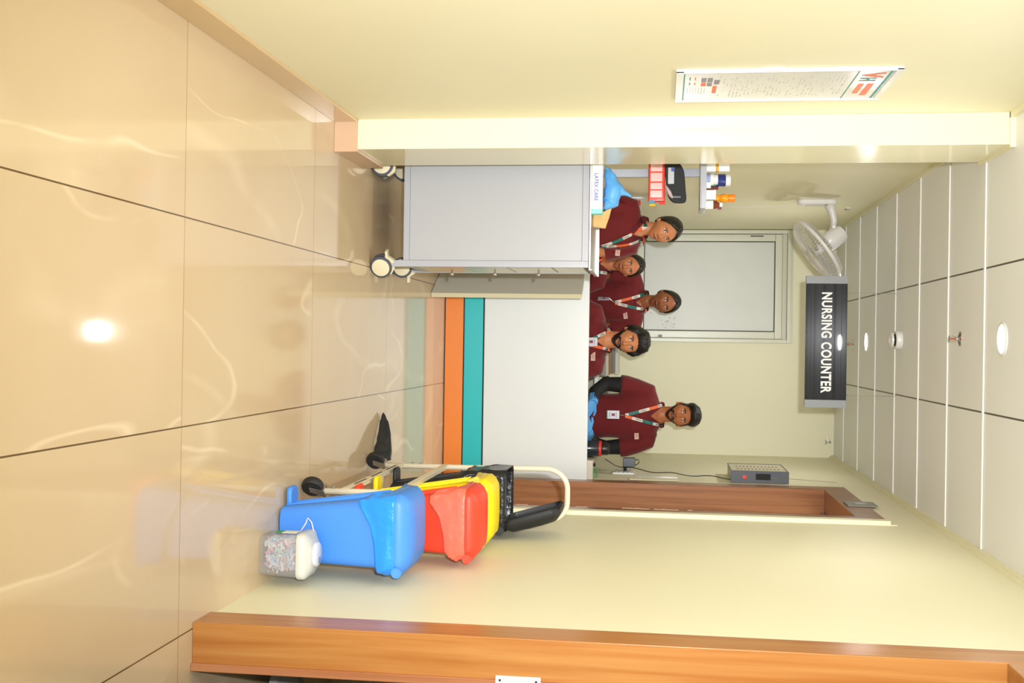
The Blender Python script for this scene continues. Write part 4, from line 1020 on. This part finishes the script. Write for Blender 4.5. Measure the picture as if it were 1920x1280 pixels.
    # legs
    if seated:
        L_ = [[(dx+sg_*.09*s, .04, .50), (dx+sg_*.10*s, -.08, .51), (dx+sg_*.10*s, -.20, .49), (dx+sg_*.10*s, -.17, .28), (dx+sg_*.10*s, -.10, .09)] for sg_ in (-1, 1)]
    else:
        hp = hz-.70*s; L_ = [[(dx+sg_*.085*s, .03, hp), (dx+sg_*.09*s, .02, hp*.75), (dx+sg_*.09*s, .02, hp*.5), (dx+sg_*.09*s, .03, hp*.3), (dx+sg_*.09*s, .03, .08)] for sg_ in (-1, 1)]
    for a in L_: bb.tube([wp(p) for p in a], [.082*s, .075*s, .055*s, .050*s, .034*s], 14)
    body = obj('body', bb, sk, t); vox(body, .0042, 1, .35)
    b = B()
    for a in L_: b.tube([wp(p) for p in a], [.100*s, .092*s, .072*s, .066*s, .058*s], 16)
    b.loft([el_ring(dx, .025, .12*sw, .09*s, L_[0][0][2]-.06), el_ring(dx, .025, .16*sw, .118*s, L_[0][0][2]), el_ring(dx, .025, .150*sw, .112*s, L_[0][0][2]+.10)])
    tro = obj('trousers', b, SHIRT2, t, smooth=True)
    for a in L_:
        f_ = Vector(a[-1]); b = B(); b.loft([[wp((f_.x+x*kx, f_.y-.045+y*1.0, z)) for x, y, _ in rr(0, 0, .042, .125, .04, 0, 5)] for kx, z in ((1, .001), (1.03, .02), (.95, .05))]+[[wp((f_.x+x*.8, f_.y-.01+y*.5, .085)) for x, y, _ in rr(0, 0, .042, .125, .04, 0, 5)]])
        obj('shoe', b, BLACKM, t, smooth=True)
    # ---- shirt
    sb = B(); sb.loft(torso(.008, hz-.66*s)[2:])
    for k, a in enumerate(A):
        p0, p1, p2 = Vector(a[0]), Vector(a[1]), Vector(a[2]); sg_ = -1 if k == 0 else 1
        q = p1.lerp(p2, .25)
        sb.tube([wp((p0.x-sg_*.06*s, p0.y, p0.z+.012)), wp(p0), wp(p0.lerp(p1, .5)), wp(p1), wp(q)], [.066*s, .071*s, .071*s, .072*s, .074*s], 18)
    sh = obj('shirt', sb, SHIRT, t)
    m_ = sh.modifiers.new('remesh', 'REMESH'); m_.mode = 'VOXEL'; m_.voxel_size = .0075; m_.use_smooth_shade = True
    s_ = sh.modifiers.new('smooth', 'SMOOTH'); s_.iterations = 5; s_.factor = .6
    bake(sh)
    off = wloc(t)
    me = sh.data
    bm = bmesh.new(); bm.from_mesh(me); Rbi = Rb.transposed()
    for v in bm.verts:        # soft folds
        p = v.co+off; l_ = Rbi @ (p-P0); q = Vector((l_.x*9, l_.y*9, l_.z*4+hz*7+X*11)); n_ = noise.noise(q)+.5*noise.noise(q*2.3)
        v.co += v.normal*(.006*n_-.001)
    zv = hz-.212*s; zt = hz-.135*s; kill = []
    def vcut(x, z, m=0):
        wv = (.012 if collar else .0)+.062*s*max(0, (z-zv+m)/(zt-zv)); return z > zv-m and abs(x-dx*.5) < wv+m*.7
    for f in bm.faces:
        l_ = Rbi @ (f.calc_center_median()+off-P0)
        if l_.z > hz-.128*s or (l_.y < .0 and vcut(l_.x, l_.z)): kill.append(f)
    # open sleeve ends are left closed around the arm; open hem hidden by the trousers
    bmesh.ops.delete(bm, geom=kill, context='FACES'); bm.to_mesh(me); bm.free()
    me.polygons.foreach_set('use_smooth', [True]*len(me.polygons))
    md = sh.modifiers.new('s', 'SOLIDIFY'); md.thickness = .0025; md.offset = -1
    bs = BVHTree.FromPolygons([v.co+off for v in me.vertices], [tuple(p.vertices) for p in me.polygons])
    fd = Rb @ Vector((0, 1, 0))
    def front(x, z, o_=.003):
        h = bs.ray_cast(wp((x, -.6, z)), fd)
        if h[0] is None or (Rbi @ (h[0]-P0)).y > .06: return wp((x, -.06, z)), Vector((0, -1, 0))
        n_ = h[1] if h[1].dot(fd) < 0 else -h[1]
        return h[0]+n_*o_, n_
    # collar band along the neck opening
    b = B()
    for sg_ in (-1, 1):
        pth = []; nn = []
        for i in range(9):
            u = i/8; x = dx*.5+sg_*((.008 if collar else .002)+.062*s*u); z = zv+(zt-zv)*u; p, n_ = front(x+sg_*.006, z-.002, .004); pth.append(p); nn.append(n_)
        for i in range(1, 9):
            a = i/8*PI/2; r_ = nr*1.25+.012
            pth.append(wp((.4*dx+sg_*(r_+.006)*math.cos(a), .022+(r_)*math.sin(a)-.012*(1-i/8), hz-.128*s+.012*i/8))); nn.append(Rb @ Vector((sg_*math.cos(a), math.sin(a)*.8, .3)).normalized())
        ribbon(pth, nn, .020 if not collar else .032, b, lambda L: 0, .003)
    obj('collar', b, SHIRT2, sh, smooth=False)
    # ---- features on the face
    def patch(name, pts_fn, nu, nv, mats, parent, off_=.0015, mi=0):
        b = B(); rings = []
        for i in range(nu):
            row = []
            for j in range(nv):
                x, z, o_ = pts_fn(i/(nu-1), j/(nv-1)); row.append(hw((x, fy(x, z)-off_-o_, z)))
            rings.append(row)
        b.loft(rings, cap=False, closed=False, mi=mi); return b
    for sg_ in (-1, 1):
        ex, ez = sg_*.031, .010
        def lid(u, v, k=1.0):
            a = -1+2*u; up = .0068*k*(1-abs(a)**2.2); dn = -.0052*k*(1-abs(a)**2.0)
            return ex+a*.0150*k, ez+dn+(up-dn)*v+.001*a*sg_, .0016*(1-a*a)
        b = patch('eye', lambda u, v: lid(u, v), 13, 7, None, None, .0022)
        c = hw((ex-sg_*0+.000, fy(ex, ez)-.0046, ez+.0006)); nrm = Rh @ Vector((0, -1, 0))
        b.revolve(c, nrm, [(.0062*s, 0), (.0058*s, .0006), (.002*s, .0010)], 16, 1)
        obj('eye', b, [EYEW, IRIS], body, smooth=True)
        def brow(u, v):
            a = -1+2*u; x = ex+sg_*.002+a*.019; zz = ez+.0175-.004*(a*sg_)**2-.0015*a*sg_; h = (.0034 if male else .0022)*(1-.6*max(0, a*sg_)); return x, zz+(v-.5)*2*h, .001
        obj('eyebrow', patch('brow', brow, 12, 4, None, None, .0016), HAIRM, body, smooth=True)
        def lash(u, v):
            a = -1+2*u; up = .0068*(1-abs(a)**2.2); return ex+a*.0158, ez+up+.0002+v*.0018+.001*a*sg_, .003*(1-a*a)
        obj('eyelash', patch('lash', lash, 12, 3, None, None, .0012), HAIRM, body, smooth=True)
    lm = mat('lip_%d_%d_%d' % lips, lin(*lips), .4)
    def lipf(u, v):
        a = -1+2*u; x = a*(.0235 if not smile else .027); cz = -.0645+(.004*smile)*a*a; up = .0075*(1-a*a)*(1-.25*math.exp(-(a/.15)**2)); dn = .0085*(1-a*a); return x, cz-dn+(up+dn)*v, .0006
    obj('lips', patch('lips', lipf, 15, 7, None, None, .0012), lm, body, smooth=True)
    def mline(u, v):
        a = -1+2*u; return a*(.022 if not smile else .026), -.0643+(.004*smile)*a*a+(v-.5)*.0022*(1-a*a*.8), .0012
    obj('mouth_line', patch('m', mline, 12, 3, None, None, .0016), mat('mouth_dark', lin(52, 20, 18), .6), body, smooth=True)
    # nostrils
    b = B()
    for sg_ in (-1, 1):
        c = Vector((sg_*.0075, fy(sg_*.0075, -.0385)-.001, -.0385)); b.ell(hw(c), .0034*s, .003*s, .0022*s, 8, 6)
    obj('nostrils', b, mat('mouth_dark', lin(52, 20, 18), .6), body, smooth=True)
    # ---- hair
    x, y, z = G[..., 0], G[..., 1], G[..., 2]; azf = np.minimum(AZ, 2*PI-AZ)
    nrm = G/np.array([.075**2, .094**2, .112**2]); nrm = nrm/np.linalg.norm(nrm, axis=-1, keepdims=True)
    azd = np.degrees(azf)
    nz = np.array([[noise.noise(Vector((a*55, b_*55, c*55))) for a, b_, c in r] for r in G])
    nz2 = np.array([[noise.noise(Vector((a*18+3, b_*18, c*18))) for a, b_, c in r] for r in G])
    if hair == 'bun':
        line = np.interp(azd, [0, 14, 30, 50, 68, 80, 95, 120, 180], [.086, .080, .072, .055, .028, .004, -.022, -.055, -.068])
        th_ = .011*ss(-.002, .012, z-line)*(1+.12*nz)+.004*ss(.03, .1, z)
        th_ = th_-.0035*np.exp(-(x/.004)**2)*ss(.05, .09, z)*(azd < 90)
    elif hair == 'curly':
        line = np.interp(azd, [0, 20, 40, 56, 66, 78, 95, 120, 180], [.062, .060, .054, .046, .012, -.01, -.03, -.05, -.062])
        th_ = (.030*ss(-.002, .035, z-line)+.006*ss(0, .01, z-line))*(1+.25*nz+.25*nz2)*np.clip(.74-.24*(y/.094), .45, 1)+.002*ss(.05, .1, z)
    else:
        line = np.interp(azd, [0, 25, 42, 54, 64, 78, 95, 120, 180], [.064, .062, .056, .05, .014, -.008, -.028, -.05, -.062])
        th_ = (.034*ss(.0, .035, z-.038)*np.clip(.74-.24*(y/.094), .5, 1)+.0045*ss(0, .01, z-line))*(1+.10*nz+.22*nz2)
    mask = (z > line)
    b = B(); V = G+nrm*(np.maximum(th_, 0)[..., None]+.0008)
    if hair in ('curly', 'quiff'): V[..., 2] += .006*ss(.05, .1, z); V[..., 1] -= .008*ss(.045, .085, z)*(azd < 60)
    if hair != 'bun':
        zm = .126; zz_ = V[..., 2]; V[..., 2] = np.where(zz_ > zm, zm+(zz_-zm)*.6, zz_)
    vid = {}; vs = []; fs = []
    for i in range(NU-1):
        for j in range(NV):
            q = [(i, j), (i, (j+1) % NV), (i+1, (j+1) % NV), (i+1, j)]
            if sum(mask[a] for a in q) >= 2:
                ids = []
                for a in q:
                    if a not in vid:
                        vid[a] = len(vs); p = V[a] if mask[a] else G[a]-nrm[a]*.001; vs.append(hw(p))
                    ids.append(vid[a])
                fs.append(tuple(ids))
    top = [vid[(NU-1, j)] for j in range(NV)]; fs.append(tuple(top))
    b.add(vs, fs)
    if hair == 'bun':
        e = B(); e.ell((0, 0, 0), .034, .028, .034, 16, 12); b.add([hw(Vector(v)+Vector((0, .118, -.02))) for v in e.v], e.f)
    obj('hair', b, HAIRM, body, smooth=True, label='black hair')
    if beard:
        r2 = (x/.030)**2+((z+.064)/.0205)**2
        jaw = ((azd < 78) & (z < np.interp(azd, [0, 24, 34, 50, 66, 78], [-.074, -.066, -.062, -.052, -.030, .0])) & (z > -.109) & (r2 > (.62 if beard > 1 else .95)))
        mus = (np.abs(x) < .031) & (z > -.060) & (z < -.0475) & (azd < 40) & ~((((x/.022)**2+((z+.066)/.0095)**2) < 1))
        side = (np.abs(x) < .034) & (np.abs(x) > .0245) & (z < -.05) & (z > -.085) & (azd < 50)
        mk = jaw | mus | side
        tb = .006 if beard > 1 else .0016
        Vb = G+nrm*(tb*(1+.3*nz))[..., None]
        vid = {}; vs = []; fs = []
        for i in range(NU-1):
            for j in range(NV):
                q = [(i, j), (i, (j+1) % NV), (i+1, (j+1) % NV), (i+1, j)]
                if sum(mk[a] for a in q) >= 3:
                    ids = []
                    for a in q:
                        if a not in vid: vid[a] = len(vs); vs.append(hw(Vb[a] if mk[a] else G[a]-nrm[a]*.0005))
                        ids.append(vid[a])
                    fs.append(tuple(ids))
        bb_ = B(); bb_.add(vs, fs); obj('beard', bb_, HAIRM, body, smooth=True, label='trimmed black beard and moustache')
    # ---- dark under-sleeves, gloves
    if sleeves:
        for k, a in enumerate(A):
            b = B(); P_ = [wp(p) for p in a]; P_ = [P_[1].lerp(P_[0], .3)]+P_[1:]; b.tube(P_, [.058*s, .057*s, .049*s, .042*s, .034*s], 16); obj('arm_sleeve', b, sleeves, t, smooth=True, label='long black under-sleeve')
    if gloves:
        for k, a in enumerate(A):
            b = B(); d = Vector(a[-1])-Vector(a[-2]); bk = gloves[k]
            hand(b, wp(a[-1]), Rb @ Vector(bk[0]), Rb @ Vector(bk[1]), bk[2], s*1.08, 1 if k else -1)
            b.cyl(wp(Vector(a[-1])-d.normalized()*.05), wp(Vector(a[-1])+d.normalized()*.01), .037*s, .034*s, 16)
            o_ = obj('glove', b, BLUEG, t, label='blue nitrile glove'); vox(o_, .003, 2, .5)
    # ---- lanyard
    if lan:
        b = B(); seg = (0, 1, 0, 2)
        mx, mz = lan['meet']
        for si, sg_ in enumerate((-1, 1)):
            x0, z0 = lan['top'][si]; pth = []; nn = []
            a_ = math.pi*.5
            for i in range(5):
                th2 = PI/2*(1-i/5); r_ = nr*1.25+.016; pth.append(wp((.4*dx+sg_*r_*math.cos(th2), .022+r_*math.sin(th2)-.006, hz-.118*s-.006*i))); nn.append(Rb @ Vector((sg_*math.cos(th2), math.sin(th2), .4)).normalized())
            for i in range(22):
                u = i/21; xx = x0+(mx+sg_*.003-x0)*u; zz = z0+(mz-z0)*u; p, n_ = front(xx, zz, .005); pth.append(p); nn.append(n_)
            off_ = lan.get('off', (0, .03))[si]
            ribbon(pth, nn, .0195, b, lambda L, o=off_: seg[int((L+o)/.072) % 4])
            # lettering on the pale lengths
            L = 0
            for i in range(len(pth)-1):
                d_ = (pth[i+1]-pth[i]); k0 = int((L+off_)/.036); L += d_.length; k1 = int((L+off_)/.036)
                if k1 != k0 and k1 % 4 in (1, ) and i > 4:
                    ex_ = -d_.normalized() if si == 1 else d_.normalized(); n_ = nn[i]; ey_ = n_.cross(ex_)
                    if ex_.z < 0 and False: ex_ = -ex_
                    put_text(b, 'VH', .0155, pth[i+1]+n_*.0012, ex_, ey_, 3, offset=.0003, sx=1.0)
                    for q in range(5):
                        c = pth[i+1]+n_*.0012+ex_*(.012+q*.0035); b.obox(c, ex_, ey_, n_, .0012, .0022, .0002, 3)
        o_ = obj('lanyard', b, [LY_W, LY_T, LY_O, LY_K], t, label='printed white, teal and orange lanyard')
        if card:
            cx, cz, kind = card; p, n_ = front(mx, mz-.005, .008); q, n2 = front(cx, cz+.040, .012)
            b = B(); b.tube([p, p.lerp(q, .5)+n_*.004, q], .003, 8); obj('clip', b, CHROME, o_)
            p, n_ = front(cx, cz, .013)
            ex_ = Rb @ Vector((1, 0, 0)); 
            if kind == 'edge': ex_ = (Rb @ Vector((.35, -.9, .0))).normalized()
            ez_ = Vector((.0, 0, 1)); nf = ez_.cross(ex_)*-1
            b = B(); b.obox(p, ex_, nf, ez_, .027, .0012, .042, 0); nf2 = nf if nf.y < 0 else -nf
            b.obox(p+nf2*.0016-ez_*.039, ex_, nf, ez_, .027, .0003, .003, 1); b.obox(p+nf2*.0016+ez_*.002, ex_, nf, ez_, .009, .0003, .011, 2); b.obox(p+nf2*.0016+ez_*.022, ex_, nf, ez_, .018, .0003, .003, 3); b.obox(p+nf2*.0016-ez_*.022, ex_, nf, ez_, .018, .0003, .004, 3)
            obj('id_card', b, [mat('card_face', lin(214, 212, 222), .3), LY_T, mat('card_photo', lin(140, 40, 60), .5), mat('card_ink', lin(170, 168, 180), .5)], o_, bevel=.0005)
    if tagpos:
        p, n_ = front(tagpos[0], tagpos[1], .006); ex_ = Vector((math.cos(tagrot), 0, math.sin(tagrot))); ez_ = Vector((-math.sin(tagrot), 0, math.cos(tagrot))); ny = ex_.cross(ez_)
        b = B(); b.obox(p, ex_, ny, ez_, .028, .0015, .014, 0)
        for k in range(3): b.obox(p+Vector((0, -.0018, 0))+ez_*(.006-k*.006), ex_, ny, ez_, .021-k*.004, .0003, .0012, 1)
        obj('name_tag', b, [NT, NTI], t)
    return t

person('woman in maroon scrubs leaning in at far left beside the trolley, head turned aside', -.700, 6.85, 1.361, .90, .84, head_yaw=.50, head_roll=-.20, head_pitch=.0, body_yaw=.50, skin=(204, 134, 90), hair='bun', collar=True,
       lan=dict(meet=(.075, .99), top=((-.045, 1.255), (.05, 1.255)), off=(.0, .03)), tagpos=(.118, 1.085), tagrot=-.1, chest_dx=-.01, lips=(150, 84, 70))
person('smiling woman in maroon scrubs seated low between two standing women', -.550, 7.72, 1.124, .92, .90, head_yaw=.22, head_roll=.02, skin=(206, 130, 88), hair='bun', seated=True, smile=1, body_yaw=.1,
       lan=dict(meet=(.02, .80), top=((-.06, 1.005), (.06, 1.005))), chest_dx=-.02, lips=(150, 76, 66))
person('standing woman in maroon scrubs in the middle with a lanyard and hanging card', -.315, 8.02, 1.370, .95, .96, head_yaw=.22, head_roll=.02, skin=(158, 94, 58), hair='bun', body_yaw=.15,
       lan=dict(meet=(.0, 1.03), top=((-.058, 1.25), (.058, 1.25)), off=(.02, .05)), card=(-.03, .95, 'edge'), tagpos=(.085, 1.10), tagrot=.15, lips=(104, 52, 44))
person('bearded man with thick black hair in maroon scrubs seated behind the counter', -.036, 7.40, 1.146, 1.01, 1.06, head_yaw=.24, head_roll=.05, male=True, skin=(212, 138, 92), hair='curly', beard=2, seated=True, body_yaw=.1,
       lan=dict(meet=(.01, .86), top=((-.062, 1.02), (.062, 1.02)), off=(.03, .06)), card=(.005, .90, 'flat'), tagpos=(.10, .915), tagrot=0, lips=(150, 92, 84))
armsL = [(-.140, .02, 1.270), (-.190, .0, 1.12), (-.195, -.02, .985), (-.15, -.14, .925), (-.085, -.19, .915)]
armsR = [(.180, .02, 1.265), (.225, .02, 1.12), (.235, .02, .99), (.19, -.12, .905), (.115, -.20, .885)]
person('tall man in maroon scrubs standing at right with blue gloves and black under-sleeves', .455, 7.62, 1.493, .97, .95, head_yaw=.02, head_roll=.0, male=True, skin=(184, 112, 70), hair='quiff', beard=1,
       arms=[armsL, armsR], sleeves=mat('black_sleeve', lin(24, 24, 26), .8), gloves=[((.75, -.2, -.45), (0, -.8, .6), .35), ((-.85, -.25, -.25), (0, -.8, .6), .35)],
       lan=dict(meet=(.01, 1.125), top=((-.058, 1.36), (.075, 1.362)), off=(.01, .04)), card=(.005, 1.045, 'flat'), tagpos=(.135, 1.20), tagrot=.08, chest_dx=.02, lips=(140, 84, 84))
for (x, y, z, lb) in ((-.565, 7.76, .37, 'left'), (-.036, 7.44, .37, 'right')):
    t = thing('stool', (x, y, 0), 'black round stool under the seated %s' % ('woman' if lb == 'left' else 'bearded man'), 'stool')
    b = B(); b.revolve((x, y+.03, z-.03), (0, 0, 1), [(.13, 0), (.15, .01), (.15, .035), (.13, .04)], 24); obj('seat', b, BLACKM, t)
    for k in range(4):
        a = PI/4+PI/2*k; b = B(); b.cyl((x+.10*math.cos(a), y+.03+.10*math.sin(a), z-.03), (x+.15*math.cos(a), y+.03+.15*math.sin(a), 0), .011, n=10); obj('leg', b, CHROME, t)
